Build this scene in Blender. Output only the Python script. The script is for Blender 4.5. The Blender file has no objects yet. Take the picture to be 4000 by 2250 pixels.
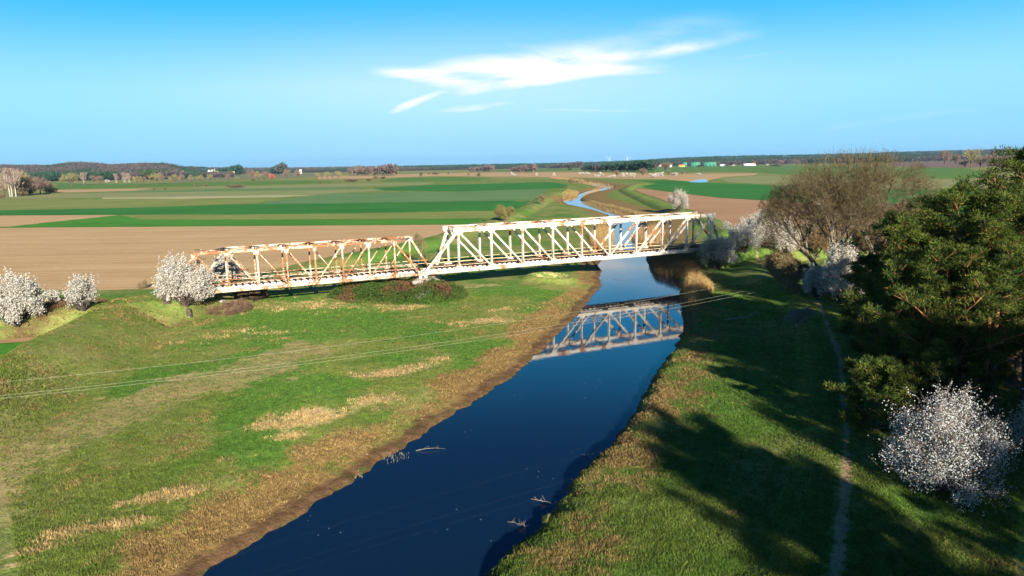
import bpy, math, random
import numpy as np
R = math.radians
rng = np.random.default_rng(7)
random.seed(7)
col = bpy.context.scene.collection
sc = bpy.context.scene

# ------------------------------------------------------------------ camera
F_PX, PITCH, ROLL, CAM_H = 2667.0, .177, .0185, 23.0     # measured on a 4000 x 2250 frame
cam = bpy.data.cameras.new('camera'); cam_o = bpy.data.objects.new('camera', cam); col.objects.link(cam_o)
cam.lens = 24.0; cam.sensor_width = 36.0; cam.clip_start = .5; cam.clip_end = 40000
cam_o.location = (0, 0, CAM_H)
from mathutils import Matrix, Vector
_base = Matrix.Rotation(math.pi/2 - PITCH, 4, 'X')
cam_o.rotation_euler = (_base @ Matrix.Rotation(-ROLL, 4, 'Z')).to_euler()
sc.camera = cam_o

# ------------------------------------------------------------------ light
SUN_EL = R(17.5); LX, LY = -.296, .955                   # light travels this way over the ground
sun = bpy.data.lights.new('sun', 'SUN'); sun.energy = 5.0; sun.angle = R(.55); sun.color = (1, .90, .76)
sun_o = bpy.data.objects.new('sun', sun); col.objects.link(sun_o)
_d = Vector((LX*math.cos(SUN_EL), LY*math.cos(SUN_EL), -math.sin(SUN_EL)))
sun_o.rotation_euler = _d.to_track_quat('-Z', 'Y').to_euler(); sun_o.location = (60, -120, 90)
sc.view_settings.view_transform = 'Standard'; sc.view_settings.look = 'None'
sc.view_settings.gamma = 1.0; sc.view_settings.exposure = 1.3

def ray(px, py):
    u = (px-2000)/F_PX; v = (1125-py)/F_PX; c, s = math.cos(ROLL), math.sin(ROLL)
    u, v = u*c+v*s, -u*s+v*c
    return (u, math.cos(PITCH)+v*math.sin(PITCH), -math.sin(PITCH)+v*math.cos(PITCH))
def at(px, py, z=0.):
    d = ray(px, py); t = (z-CAM_H)/d[2]
    return d[0]*t, d[1]*t
def atm(pts, z=0.): return np.array([at(x, max(y, 688.5-.0185*x), z) for x, y in pts])   # never past the horizon

world = bpy.data.worlds.new('World'); sc.world = world; world.use_nodes = True
def build_world():
    nt = world.node_tree; nt.nodes.clear(); N = nt.nodes.new; L = nt.links.new
    out = N('ShaderNodeOutputWorld'); bg = N('ShaderNodeBackground'); bg.inputs[1].default_value = .12
    sky = N('ShaderNodeTexSky'); sky.sky_type = 'NISHITA'; sky.sun_disc = False
    sky.sun_elevation = SUN_EL; sky.sun_rotation = math.atan2(-LX, -LY); sky.air_density = 1.0; sky.dust_density = .3; sky.ozone_density = 2.5
    hs = N('ShaderNodeHueSaturation'); hs.inputs['Saturation'].default_value = 1.3; hs.inputs['Hue'].default_value = .485
    hs.inputs['Value'].default_value = 1.25
    L(sky.outputs[0], hs.inputs['Color'])
    tc = N('ShaderNodeTexCoord'); sp = N('ShaderNodeSeparateXYZ'); L(tc.outputs['Generated'], sp.inputs[0])
    def m(op, a, b=None, c=None, clamp=False):
        n = N('ShaderNodeMath'); n.operation = op; n.use_clamp = clamp
        for i, v in enumerate((a, b, c)):
            if v is None: continue
            if isinstance(v, (int, float)): n.inputs[i].default_value = v
            else: L(v, n.inputs[i])
        return n.outputs[0]
    # clear air: pale over the horizon, saturated blue higher up
    hyp = m('SQRT', m('ADD', m('MULTIPLY', sp.outputs[0], sp.outputs[0]), m('MULTIPLY', sp.outputs[1], sp.outputs[1])))
    el = m('DIVIDE', sp.outputs[2], m('MAXIMUM', hyp, .02))
    rp = N('ShaderNodeValToRGB'); L(el, rp.inputs[0]); rp.color_ramp.interpolation = 'EASE'
    for i, (p_, c_) in enumerate(((0., (.22, .60, .95)), (.03, (.23, .62, .95)), (.09, (.26, .67, .96)), (.225, (.026, .45, .93)), (.45, (.003, .08, .30)), (1., (.001, .02, .09)))):
        e_ = rp.color_ramp.elements[i] if i < 2 else rp.color_ramp.elements.new(p_)
        e_.position = p_; e_.color = (*c_, 1)
    sc10 = N('ShaderNodeMix'); sc10.data_type = 'RGBA'; sc10.blend_type = 'MULTIPLY'; sc10.inputs[0].default_value = 1; L(rp.outputs[0], sc10.inputs[6]); sc10.inputs[7].default_value = (3.9, 3.9, 3.9, 1)
    air = N('ShaderNodeMix'); air.data_type = 'RGBA'; air.inputs[0].default_value = .97; L(hs.outputs[0], air.inputs[6]); L(sc10.outputs[2], air.inputs[7])
    yy = m('MAXIMUM', sp.outputs[1], .05)
    a = m('DIVIDE', sp.outputs[0], yy); b = m('DIVIDE', sp.outputs[2], yy)
    cmb = N('ShaderNodeCombineXYZ'); L(a, cmb.inputs[0]); L(b, cmb.inputs[1])
    mp = N('ShaderNodeMapping'); mp.inputs['Scale'].default_value = (1.6, 9, 1); mp.inputs['Rotation'].default_value = (0, 0, .1); L(cmb.outputs[0], mp.inputs[0])
    nz = N('ShaderNodeTexNoise'); nz.inputs['Scale'].default_value = 3.2; nz.inputs['Detail'].default_value = 9; nz.inputs['Roughness'].default_value = .6
    nz.inputs['Distortion'].default_value = .5; L(mp.outputs[0], nz.inputs[0])
    mp2 = N('ShaderNodeMapping'); mp2.inputs['Scale'].default_value = (1.2, 5, 1); L(cmb.outputs[0], mp2.inputs[0])
    nw = N('ShaderNodeTexNoise'); nw.inputs['Scale'].default_value = 2.5; nw.inputs['Detail'].default_value = 4; L(mp2.outputs[0], nw.inputs[0])
    wob = m('MULTIPLY', m('SUBTRACT', nw.outputs[0], .5), .035)
    b2 = m('ADD', b, wob)
    blobs = [(2070, 258, 290, 38, 0, 1.6), (1650, 300, 210, 24, .15, 1.2), (2559, 212, 270, 22, -.15, 1.0), (2330, 284, 250, 20, 0, 1.3),
             (1960, 334, 190, 22, -.16, .95), (1615, 403, 110, 15, -.33, 1.15), (1850, 424, 170, 11, -.1, .95), (2300, 428, 270, 9, .04, .6),
             (2440, 170, 420, 62, -.08, .35), (1800, 250, 520, 85, .0, .22), (3500, 470, 300, 12, -.08, .14), (2950, 225, 200, 14, -.12, .22)]
    tot = None
    for (cx, cy, hl, hw, ang, amp) in blobs:
        d = ray(cx, cy); ca, cb = d[0]/d[1], d[2]/d[1]
        an = -ang + ROLL; c, s = math.cos(an), math.sin(an)
        da = m('SUBTRACT', a, ca); db = m('SUBTRACT', b2, cb)
        p = m('ADD', m('MULTIPLY', da, c), m('MULTIPLY', db, s)); q = m('SUBTRACT', m('MULTIPLY', db, c), m('MULTIPLY', da, s))
        p = m('MULTIPLY', p, F_PX/hl); q = m('MULTIPLY', q, F_PX/hw)
        r2 = m('ADD', m('POWER', m('ABSOLUTE', p), 2.4), m('POWER', m('ABSOLUTE', q), 2))
        g = m('MULTIPLY', m('EXPONENT', m('MULTIPLY', r2, -1)), amp)
        tot = g if tot is None else m('ADD', tot, g)
    det = m('MAXIMUM', m('SUBTRACT', m('MULTIPLY', nz.outputs[0], 3.4), .95), .0)
    cl = m('MULTIPLY', tot, det)
    mr = N('ShaderNodeMapRange'); L(cl, mr.inputs[0]); mr.inputs[1].default_value = .0; mr.inputs[2].default_value = 1.08
    veil = m('MULTIPLY', m('POWER', m('MAXIMUM', m('SUBTRACT', 1, m('MULTIPLY', m('ABSOLUTE', m('SUBTRACT', b, .115)), 7.5)), 0), 1.5), .12)
    veil = m('MULTIPLY', veil, m('ADD', m('MULTIPLY', m('EXPONENT', m('MULTIPLY', m('POWER', m('MULTIPLY', m('ADD', a, .06), 2.6), 2), -1)), 2.6), .25))
    fac = m('MAXIMUM', mr.outputs[0], veil)
    mx = N('ShaderNodeMix'); mx.data_type = 'RGBA'; L(fac, mx.inputs[0]); L(air.outputs[2], mx.inputs[6]); mx.inputs[7].default_value = (3.7, 3.8, 3.9, 1)
    L(mx.outputs[2], bg.inputs[0]); L(bg.outputs[0], out.inputs[0])
build_world()

# ------------------------------------------------------------------ helpers
def mk(name, V, F, mat=None, parent=None, cols=None, smooth=False, attrs=None, midx=None):
    """V (n,3); F array (m,k) or a list of such arrays; returns a linked mesh object"""
    me = bpy.data.meshes.new(name)
    Fs = F if isinstance(F, list) else [F]
    Fs = [np.asarray(f, dtype=np.int32) for f in Fs if len(f)]
    V = np.asarray(V, dtype=np.float32)
    me.vertices.add(len(V)); me.vertices.foreach_set('co', V.ravel())
    loops = np.concatenate([f.ravel() for f in Fs]); tot = np.concatenate([np.full(len(f), f.shape[1], dtype=np.int32) for f in Fs])
    start = np.concatenate([[0], np.cumsum(tot)[:-1]]).astype(np.int32)
    me.loops.add(len(loops)); me.loops.foreach_set('vertex_index', loops)
    me.polygons.add(len(tot)); me.polygons.foreach_set('loop_start', start); me.polygons.foreach_set('loop_total', tot)
    if smooth: me.polygons.foreach_set('use_smooth', np.ones(len(tot), dtype=bool))
    if midx is not None: me.polygons.foreach_set('material_index', np.asarray(midx, dtype=np.int32))
    me.update(calc_edges=True)
    if cols is not None:
        ca = me.color_attributes.new('tint', 'FLOAT_COLOR', 'POINT')
        c4 = np.ones((len(V), 4), dtype=np.float32); c4[:, :3] = cols; ca.data.foreach_set('color', c4.ravel())
    for k, a in (attrs or {}).items():
        at_ = me.attributes.new(k, 'FLOAT', 'POINT'); at_.data.foreach_set('value', np.asarray(a, dtype=np.float32))
    for m_ in (mat if isinstance(mat, list) else [mat]):
        if m_: me.materials.append(m_)
    o = bpy.data.objects.new(name, me); col.objects.link(o)
    if parent is not None: o.parent = parent
    return o
def tag(o, label=None, cat=None, group=None, kind=None):
    if label: o['label'] = label
    if cat: o['category'] = cat
    if group: o['group'] = group
    if kind: o['kind'] = kind
    return o
def empty(name, loc, rz=0.):
    o = bpy.data.objects.new(name, None); o.location = loc; o.rotation_euler = (0, 0, rz); o.empty_display_size = .5; col.objects.link(o); return o
def copy_tree(o, parent=None):
    c = o.copy(); col.objects.link(c)
    if parent is not None: c.parent = parent
    for ch in list(o.children): copy_tree(ch, c)
    return c
class MB:
    def __init__(s): s.V = []; s.F = []; s.n = 0
    def add(s, V, F):
        V = np.asarray(V, float); F = np.asarray(F)
        s.V.append(V); s.F.append(F+s.n); s.n += len(V)
    def box(s, lo, hi):
        x0, y0, z0 = lo; x1, y1, z1 = hi
        s.add([(x0, y0, z0), (x1, y0, z0), (x1, y1, z0), (x0, y1, z0), (x0, y0, z1), (x1, y0, z1), (x1, y1, z1), (x0, y1, z1)],
              [(0, 3, 2, 1), (4, 5, 6, 7), (0, 1, 5, 4), (1, 2, 6, 5), (2, 3, 7, 6), (3, 0, 4, 7)])
    def beam(s, p, q, w, h, side=(0, 1, 0)):
        """solid bar from p to q; w across (side direction), h in the third direction"""
        p = np.array(p, float); q = np.array(q, float); d = q-p; d /= np.linalg.norm(d)
        a = np.array(side, float); a -= d*a.dot(d); a /= np.linalg.norm(a); b = np.cross(d, a)
        V = [p+a*sa*w/2+b*sb*h/2 for sa, sb in ((-1, -1), (1, -1), (1, 1), (-1, 1))]+[q+a*sa*w/2+b*sb*h/2 for sa, sb in ((-1, -1), (1, -1), (1, 1), (-1, 1))]
        s.add(V, [(0, 3, 2, 1), (4, 5, 6, 7), (0, 1, 5, 4), (1, 2, 6, 5), (2, 3, 7, 6), (3, 0, 4, 7)])
    def ibeam(s, p, q, w, h, t=.05, side=(0, 1, 0)):
        """H section: two flanges (planes facing the side direction) joined by a web"""
        p = np.array(p, float); q = np.array(q, float); d = q-p; d /= np.linalg.norm(d)
        a = np.array(side, float); a -= d*a.dot(d); a /= np.linalg.norm(a)
        s.beam(p-a*(w/2-t/2), q-a*(w/2-t/2), t, h, side); s.beam(p+a*(w/2-t/2), q+a*(w/2-t/2), t, h, side)
        s.beam(p, q, w-2*t, t, side)
    def build(s, name, mat, parent=None, **k):
        return mk(name, np.concatenate(s.V), np.concatenate(s.F), mat, parent, **k)
def tubes(P0, P1, R0, R1, sides=4):
    P0 = np.asarray(P0, float); P1 = np.asarray(P1, float); n = len(P0)
    d = P1-P0; L = np.linalg.norm(d, axis=1, keepdims=True); d = d/np.maximum(L, 1e-6)
    up = np.where(np.abs(d[:, 2:3]) > .9, np.array([[1., 0, 0]]), np.array([[0, 0, 1.]]))
    a = np.cross(d, up); a /= np.linalg.norm(a, axis=1, keepdims=True); b = np.cross(d, a)
    ang = np.arange(sides)*2*math.pi/sides
    ring = a[:, None, :]*np.cos(ang)[None, :, None]+b[:, None, :]*np.sin(ang)[None, :, None]
    V = np.concatenate([P0[:, None]+ring*np.asarray(R0, float)[:, None, None], P1[:, None]+ring*np.asarray(R1, float)[:, None, None]], axis=1).reshape(-1, 3)
    k = np.arange(sides); k2 = (k+1) % sides
    f = np.stack([k, k2, k2+sides, k+sides], axis=1)
    F = (f[None]+(np.arange(n)*2*sides)[:, None, None]).reshape(-1, 4)
    return V, F
def unit(v): return v/np.maximum(np.linalg.norm(v, axis=-1, keepdims=True), 1e-9)
def cards(C, D, length, width, r=rng, tri=True):
    """leaf-sized faces at C pointing along D"""
    n = len(C); D = unit(D); S = unit(np.cross(D, unit(r.normal(size=(n, 3)))))
    l = np.broadcast_to(length, (n,))[:, None]; w = np.broadcast_to(width, (n,))[:, None]
    if tri:
        V = np.stack([C-S*w/2, C+S*w/2, C+D*l], axis=1); F = np.arange(3*n).reshape(n, 3)
    else:
        V = np.stack([C-S*w/2-D*l/2, C+S*w/2-D*l/2, C+S*w/2+D*l/2, C-S*w/2+D*l/2], axis=1); F = np.arange(4*n).reshape(n, 4)
    return V.reshape(-1, 3), F
def vnoise(x, y, s, seed=0):
    """smooth value noise 0..1 on the plane"""
    x = np.asarray(x, float)/s+seed*17.3; y = np.asarray(y, float)/s+seed*9.1
    xi = np.floor(x).astype(np.int64); yi = np.floor(y).astype(np.int64); fx = x-xi; fy = y-yi
    fx = fx*fx*(3-2*fx); fy = fy*fy*(3-2*fy)
    def h(a, b):
        n = (a*374761393+b*668265263+seed*974634777) & 0x7fffffff; n = ((n ^ (n >> 13))*1274126177) & 0x7fffffff; return ((n ^ (n >> 16)) & 0xffff)/65535.
    return (h(xi, yi)*(1-fx)+h(xi+1, yi)*fx)*(1-fy)+(h(xi, yi+1)*(1-fx)+h(xi+1, yi+1)*fx)*fy
def fbm(x, y, s, seed=0, o=4):
    t = 0.; a = .5; tot = 0.
    for i in range(o): t = t+a*vnoise(x, y, s/2**i, seed+i); tot += a; a *= .55
    return t/tot
def sstep(a, b, x): t = np.clip((x-a)/(b-a), 0, 1); return t*t*(3-2*t)
def poly_sd(P, x, y):
    """distance to closed polygon, negative inside"""
    x = np.asarray(x, float); y = np.asarray(y, float); d2 = np.full(x.shape, 1e18); ins = np.zeros(x.shape, bool)
    for i in range(len(P)):
        ax, ay = P[i-1]; bx, by = P[i]; ex, ey = bx-ax, by-ay
        t = np.clip(((x-ax)*ex+(y-ay)*ey)/(ex*ex+ey*ey+1e-12), 0, 1)
        d2 = np.minimum(d2, (x-ax-t*ex)**2+(y-ay-t*ey)**2)
        c = ((ay > y) != (by > y)) & (x < (bx-ax)*(y-ay)/(by-ay+1e-12)+ax); ins ^= c
    d = np.sqrt(d2); return np.where(ins, -d, d)
def line_d(P, x, y):
    """distance to polyline and interpolated parameter (index)"""
    x = np.asarray(x, float); y = np.asarray(y, float); best = np.full(x.shape, 1e18); par = np.zeros(x.shape); sd = np.zeros(x.shape)
    for i in range(len(P)-1):
        ax, ay = P[i][:2]; bx, by = P[i+1][:2]; ex, ey = bx-ax, by-ay
        t = np.clip(((x-ax)*ex+(y-ay)*ey)/(ex*ex+ey*ey+1e-12), 0, 1)
        d2 = (x-ax-t*ex)**2+(y-ay-t*ey)**2; m = d2 < best
        best = np.where(m, d2, best); par = np.where(m, i+t, par); sd = np.where(m, ex*(y-ay)-ey*(x-ax), sd)
    return np.sqrt(best), par, sd

# ------------------------------------------------------------------ materials
def mat_new(name):
    m = bpy.data.materials.new(name); m.use_nodes = True; nt = m.node_tree; nt.nodes.clear()
    out = nt.nodes.new('ShaderNodeOutputMaterial'); b = nt.nodes.new('ShaderNodeBsdfPrincipled'); nt.links.new(b.outputs[0], out.inputs[0])
    b.inputs['Roughness'].default_value = .9; b.inputs['Specular IOR Level'].default_value = .15
    return m, nt, b
class NT:
    def __init__(s, nt): s.nt = nt
    def n(s, t, **k):
        n = s.nt.nodes.new(t)
        for a, v in k.items(): setattr(n, a, v)
        return n
    def l(s, a, b): s.nt.links.new(a, b)
    def noise(s, scale, detail=5, rough=.6, vec=None, dist=0.):
        n = s.n('ShaderNodeTexNoise'); n.inputs['Scale'].default_value = scale; n.inputs['Detail'].default_value = detail; n.inputs['Roughness'].default_value = rough
        n.inputs['Distortion'].default_value = dist
        if vec is not None: s.l(vec, n.inputs['Vector'])
        return n.outputs[0]
    def m(s, op, a, b=None, clamp=False):
        n = s.n('ShaderNodeMath', operation=op, use_clamp=clamp)
        for i, v in enumerate((a, b)):
            if v is None: continue
            if isinstance(v, (int, float)): n.inputs[i].default_value = v
            else: s.l(v, n.inputs[i])
        return n.outputs[0]
    def mr(s, v, a, b, c=0., d=1., smooth=True):
        n = s.n('ShaderNodeMapRange'); s.l(v, n.inputs[0]); n.inputs[1].default_value = a; n.inputs[2].default_value = b; n.inputs[3].default_value = c; n.inputs[4].default_value = d
        if smooth: n.interpolation_type = 'SMOOTHSTEP'
        return n.outputs[0]
    def mix(s, f, a, b, blend='MIX'):
        n = s.n('ShaderNodeMix', data_type='RGBA', blend_type=blend)
        if isinstance(f, (int, float)): n.inputs[0].default_value = f
        else: s.l(f, n.inputs[0])
        for i, v in ((6, a), (7, b)):
            if isinstance(v, tuple): n.inputs[i].default_value = (*v[:3], 1)
            else: s.l(v, n.inputs[i])
        return n.outputs[2]
    def pos(s): return s.n('ShaderNodeNewGeometry').outputs['Position']
    def attr(s, name, fac=True):
        n = s.n('ShaderNodeAttribute', attribute_name=name); return n.outputs['Fac'] if fac else n.outputs['Color']
    def scaled(s, v, sc_, rot=0.):
        n = s.n('ShaderNodeMapping'); n.inputs['Scale'].default_value = sc_; n.inputs['Rotation'].default_value = (0, 0, rot); s.l(v, n.inputs[0]); return n.outputs[0]
    def bump(s, h, strength, dist, bsdf):
        n = s.n('ShaderNodeBump'); n.inputs['Strength'].default_value = strength; n.inputs['Distance'].default_value = dist; s.l(h, n.inputs['Height']); s.l(n.outputs[0], bsdf.inputs['Normal'])

def m_tint(name, rough=.9, trans=0., var=.25, scale=3., spec=.1):
    """material coloured by the mesh's own 'tint' attribute"""
    m, nt, b = mat_new(name); g = NT(nt); c = g.attr('tint', False)
    nz = g.noise(scale, 3, vec=g.pos()); c = g.mix(g.mr(nz, .3, .7, 0, 1), g.mix(1, c, (1-var,)*3, 'MULTIPLY'), g.mix(1, c, (1+var,)*3, 'MULTIPLY'))
    g.l(c, b.inputs['Base Color']); b.inputs['Roughness'].default_value = rough; b.inputs['Specular IOR Level'].default_value = spec
    if trans:
        t = g.n('ShaderNodeBsdfTranslucent'); g.l(c, t.inputs[0]); mx = g.n('ShaderNodeMixShader'); mx.inputs[0].default_value = trans
        out = [n for n in nt.nodes if n.type == 'OUTPUT_MATERIAL'][0]
        g.l(b.outputs[0], mx.inputs[1]); g.l(t.outputs[0], mx.inputs[2]); g.l(mx.outputs[0], out.inputs[0])
    return m
def m_plain(name, c, c2=None, scale=4., rough=.85, spec=.2, bump=0., metal=0.):
    m, nt, b = mat_new(name); g = NT(nt)
    o = g.n('ShaderNodeTexCoord').outputs['Object']; nz = g.noise(scale, 5, vec=o)
    g.l(g.mix(g.mr(nz, .35, .65), c, c2 or tuple(v*.7 for v in c)), b.inputs['Base Color'])
    b.inputs['Roughness'].default_value = rough; b.inputs['Specular IOR Level'].default_value = spec; b.inputs['Metallic'].default_value = metal
    if bump: g.bump(nz, .6, bump, b)
    return m
def m_steel(name, paint, amount, seed=0.):
    """flaking paint over rust; amount = share of rust"""
    m, nt, b = mat_new(name); g = NT(nt); p = g.pos()
    v = g.scaled(p, (1, 1, .5)); big = g.noise(.35, 3, vec=v); fine = g.noise(2.6, 8, .72, v, .6); tiny = g.noise(11, 4, .7, v)
    f = g.m('ADD', g.m('MULTIPLY', big, .8), g.m('ADD', g.m('MULTIPLY', fine, .8), g.m('MULTIPLY', tiny, .25)))
    rust = g.mr(f, .93+.25*(.5-amount), .99+.25*(.5-amount))
    rc = g.mix(g.mr(tiny, .3, .7), (.28, .10, .04), (.44, .21, .09)); rc = g.mix(g.mr(fine, .55, .75), rc, (.10, .045, .025))
    pc = g.mix(g.mr(g.noise(1.1, 4, vec=v), .4, .7), paint, (paint[0]*.86, paint[1]*.80, paint[2]*.70))
    g.l(g.mix(rust, pc, rc), b.inputs['Base Color']); b.inputs['Roughness'].default_value = .6; b.inputs['Specular IOR Level'].default_value = .3
    g.bump(rust, .3, .02, b)
    return m
M = {}
M['steel'] = m_steel('white_paint_few_rust_spots', (.72, .68, .60), .28)
M['steel_mid'] = m_steel('white_paint_rusting', (.68, .61, .51), .54)
M['steel_rusty'] = m_steel('cream_paint_half_rusted', (.68, .57, .43), .68)
M['steel_top'] = m_steel('bracing_mostly_rust', (.72, .62, .52), .95)
M['rail_paint'] = m_steel('cream_handrail_paint', (.62, .55, .36), .35)
M['sleeper'] = m_plain('tarred_timber', (.045, .036, .03), (.016, .013, .012), 3)
M['rail'] = m_plain('rusty_rail_steel', (.13, .07, .045), (.06, .035, .03), 5, .6)
M['concrete'] = m_plain('weathered_concrete', (.42, .37, .30), (.26, .23, .19), 1.2, bump=.05)
M['bark'] = m_plain('grey_bark', (.20, .165, .125), (.10, .085, .06), 2.5, bump=.04)
M['bark_dark'] = m_plain('dark_bark', (.10, .08, .065), (.045, .035, .03), 2.5, bump=.04)
def m_pinebark():
    m, nt, b = mat_new('pine_bark'); g = NT(nt); tc = g.n('ShaderNodeTexCoord').outputs['Object']; sp = g.n('ShaderNodeSeparateXYZ'); g.l(tc, sp.inputs[0])
    nz = g.noise(3, 5, vec=g.scaled(tc, (2, 2, .7))); h = g.mr(g.m('ADD', sp.outputs[2], g.m('MULTIPLY', nz, 3)), 5, 9)
    lo = g.mix(g.mr(nz, .4, .6), (.17, .12, .09), (.07, .05, .04)); hi = g.mix(g.mr(nz, .4, .62), (.36, .17, .075), (.17, .08, .04))
    g.l(g.mix(h, lo, hi), b.inputs['Base Color']); g.bump(nz, .6, .05, b); return m
M['pinebark'] = m_pinebark()
M['needles'] = m_tint('pine_needles', .7, .25, .3, .8)
M['leaf'] = m_tint('leaves_and_stalks', .85, .25, .22, 1.5)
M['petal'] = m_tint('blossom', .8, .3, .10, 2.)
M['twig'] = m_tint('twigs', .9, .0, .2, 1.)
M['wire'] = m_plain('aluminium_cable', (.50, .48, .36), (.4, .39, .3), 1, .45, .4)

def m_water():
    m, nt, b = mat_new('river_water'); g = NT(nt); p = g.pos()
    b.inputs['Base Color'].default_value = (.004, .016, .040, 1); b.inputs['Roughness'].default_value = .03; b.inputs['IOR'].default_value = 1.333
    b.inputs['Specular IOR Level'].default_value = .62
    w = g.noise(.9, 4, .55, g.scaled(p, (1, .6, 1), .5)); w2 = g.noise(5, 3, .5, p); patch = g.mr(g.noise(.05, 2, vec=p), .45, .7)
    h = g.m('ADD', w, g.m('MULTIPLY', w2, g.m('MULTIPLY', patch, .12)))
    g.bump(h, .07, .06, b)
    # floating foam specks
    vo = g.n('ShaderNodeTexVoronoi'); vo.inputs['Scale'].default_value = 1.1; g.l(p, vo.inputs['Vector'])
    sp = g.m('MULTIPLY', g.m('LESS_THAN', vo.outputs['Distance'], .05), g.m('GREATER_THAN', g.noise(.16, 4, vec=p), .53))
    g.l(g.mix(sp, (.004, .016, .040), (.30, .34, .34)), b.inputs['Base Color'])
    g.l(g.m('ADD', g.m('MULTIPLY', sp, .6), .03), b.inputs['Roughness'])
    return m
M['water'] = m_water()

def m_ground():
    m, nt, b = mat_new('meadow_ground'); g = NT(nt); p = g.pos()
    dry = g.attr('dry'); mud = g.attr('mud'); lush = g.attr('lush'); dirt = g.attr('dirt'); straw = g.attr('straw'); litter = g.attr('litter')
    n1 = g.noise(1.4, 8, .68, p); n2 = g.noise(.16, 4, .6, p); n3 = g.noise(6., 5, .7, p); n4 = g.noise(.5, 5, .7, g.scaled(p, (1, 2.2, 1), .5))
    mot = g.m('ADD', g.m('MULTIPLY', n1, .55), g.m('MULTIPLY', n3, .45))
    green = g.mix(g.mr(mot, .34, .64), (.090, .130, .026), (.245, .285, .075))
    green = g.mix(g.mr(n2, .35, .7), green, g.mix(g.mr(mot, .3, .65), (.19, .18, .05), (.38, .34, .14)))
    green = g.mix(lush, green, g.mix(g.mr(mot, .35, .62), (.062, .135, .022), (.15, .275, .050)))
    tan = g.mix(g.mr(mot, .35, .65), (.17, .105, .038), (.34, .235, .092)); tan = g.mix(g.mr(n3, .5, .72), tan, (.10, .065, .025))
    mixv = g.m('ADD', g.m('ADD', g.m('MULTIPLY', n1, .55), g.m('MULTIPLY', n4, .55)), g.m('MULTIPLY', n3, .5))   # about .8
    d = g.mr(g.m('ADD', mixv, dry), 1.12, 1.42); c = g.mix(d, green, tan)
    st = g.mix(g.mr(mot, .35, .62), (.30, .20, .085), (.66, .50, .26))
    c = g.mix(g.mr(g.m('ADD', mixv, straw), 1.2, 1.5), c, st)
    dc = g.mix(g.mr(mot, .35, .65), (.27, .215, .085), (.47, .385, .165)); dc = g.mix(g.mr(g.noise(2.2, 6, .75, g.scaled(p, (1, 3, 1), .5), 1.), .58, .66), dc, (.12, .10, .04))
    c = g.mix(g.mr(g.m('ADD', mixv, dirt), 1.15, 1.5), c, dc)
    lc = g.mix(g.mr(mot, .35, .65), (.05, .034, .018), (.12, .08, .042)); c = g.mix(g.mr(g.m('ADD', mixv, litter), 1.15, 1.5), c, lc)
    mc = g.mix(g.mr(n1, .35, .65), (.075, .042, .022), (.17, .10, .055)); c = g.mix(g.mr(g.m('ADD', g.m('MULTIPLY', mixv, .8), mud), 1.0, 1.3), c, mc)
    pt = g.attr('path'); c = g.mix(g.mr(g.m('ADD', g.m('MULTIPLY', n3, .5), pt), .62, .85), c, g.mix(g.mr(mot, .35, .65), (.31, .215, .115), (.47, .34, .195)))
    g.l(c, b.inputs['Base Color']); g.bump(g.m('ADD', g.m('MULTIPLY', n3, .4), n1), .9, .22, b)
    b.inputs['Specular IOR Level'].default_value = .05
    return m
M['ground'] = m_ground()
def m_field(name, c1, c2, kind='crop', ang=0., row=.6):
    m, nt, b = mat_new(name); g = NT(nt); p = g.pos()
    st = g.noise(1., 5, .65, g.scaled(p, (.012, .30, 1), -ang)); st2 = g.noise(1., 4, .6, g.scaled(p, (.03, row, 1), -ang)); n1 = g.noise(.02, 5, .6, p); n2 = g.noise(.8, 5, .7, p)
    v = g.m('ADD', g.m('ADD', g.m('MULTIPLY', st, .4), g.m('MULTIPLY', st2, .2)), g.m('ADD', g.m('MULTIPLY', n1, .25), g.m('MULTIPLY', n2, .25)))
    tl_ = g.n('ShaderNodeTexWave', wave_type='BANDS', bands_direction='Y'); tl_.inputs['Scale'].default_value = .035 if kind == 'crop' else .09; tl_.inputs['Distortion'].default_value = 1.2; tl_.inputs['Detail'].default_value = 2; tl_.inputs['Detail Scale'].default_value = .4; g.l(g.scaled(p, (1, 1, 1), -ang), tl_.inputs['Vector'])
    v = g.m('ADD', v, g.m('MULTIPLY', g.m('SUBTRACT', tl_.outputs['Fac'], .5), .06)); c = g.mix(g.mr(v, .44, .64), c1, c2)
    if kind == 'soil':
        sp = g.mr(g.noise(.35, 6, .75, p), .66, .74); c = g.mix(g.m('MULTIPLY', sp, .5), c, (.22, .17, .085))
    g.l(c, b.inputs['Base Color']); g.bump(n2, .5, .08, b); b.inputs['Specular IOR Level'].default_value = .05
    return m
FM = {'tan': m_field('ploughed_tan_soil', (.43, .28, .135), (.55, .375, .195), 'soil', .02), 'brown': m_field('brown_soil', (.33, .19, .095), (.44, .27, .15), 'soil', -.3),
      'green': m_field('winter_wheat_bright', (.045, .175, .020), (.085, .265, .032)), 'green2': m_field('winter_wheat_deep', (.028, .145, .026), (.055, .205, .038)),
      'grey': m_field('young_crop_greyish', (.09, .185, .065), (.15, .25, .10)), 'olive': m_field('olive_stubble', (.16, .20, .05), (.25, .28, .08)),
      'olive2': m_field('pale_olive_meadow', (.19, .22, .08), (.28, .29, .12)), 'pale': m_field('pale_fallow', (.33, .32, .16), (.44, .41, .22)),
      'straw': m_field('dry_reed_meadow', (.40, .26, .12), (.52, .36, .19), 'soil'), 'purple': m_field('distant_dark_soil', (.17, .105, .09), (.23, .15, .12)),
      'meadow': m_field('far_meadow', (.08, .165, .03), (.13, .23, .05)), 'dull': m_field('dull_far_pasture', (.155, .165, .075), (.22, .215, .105))}

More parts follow.
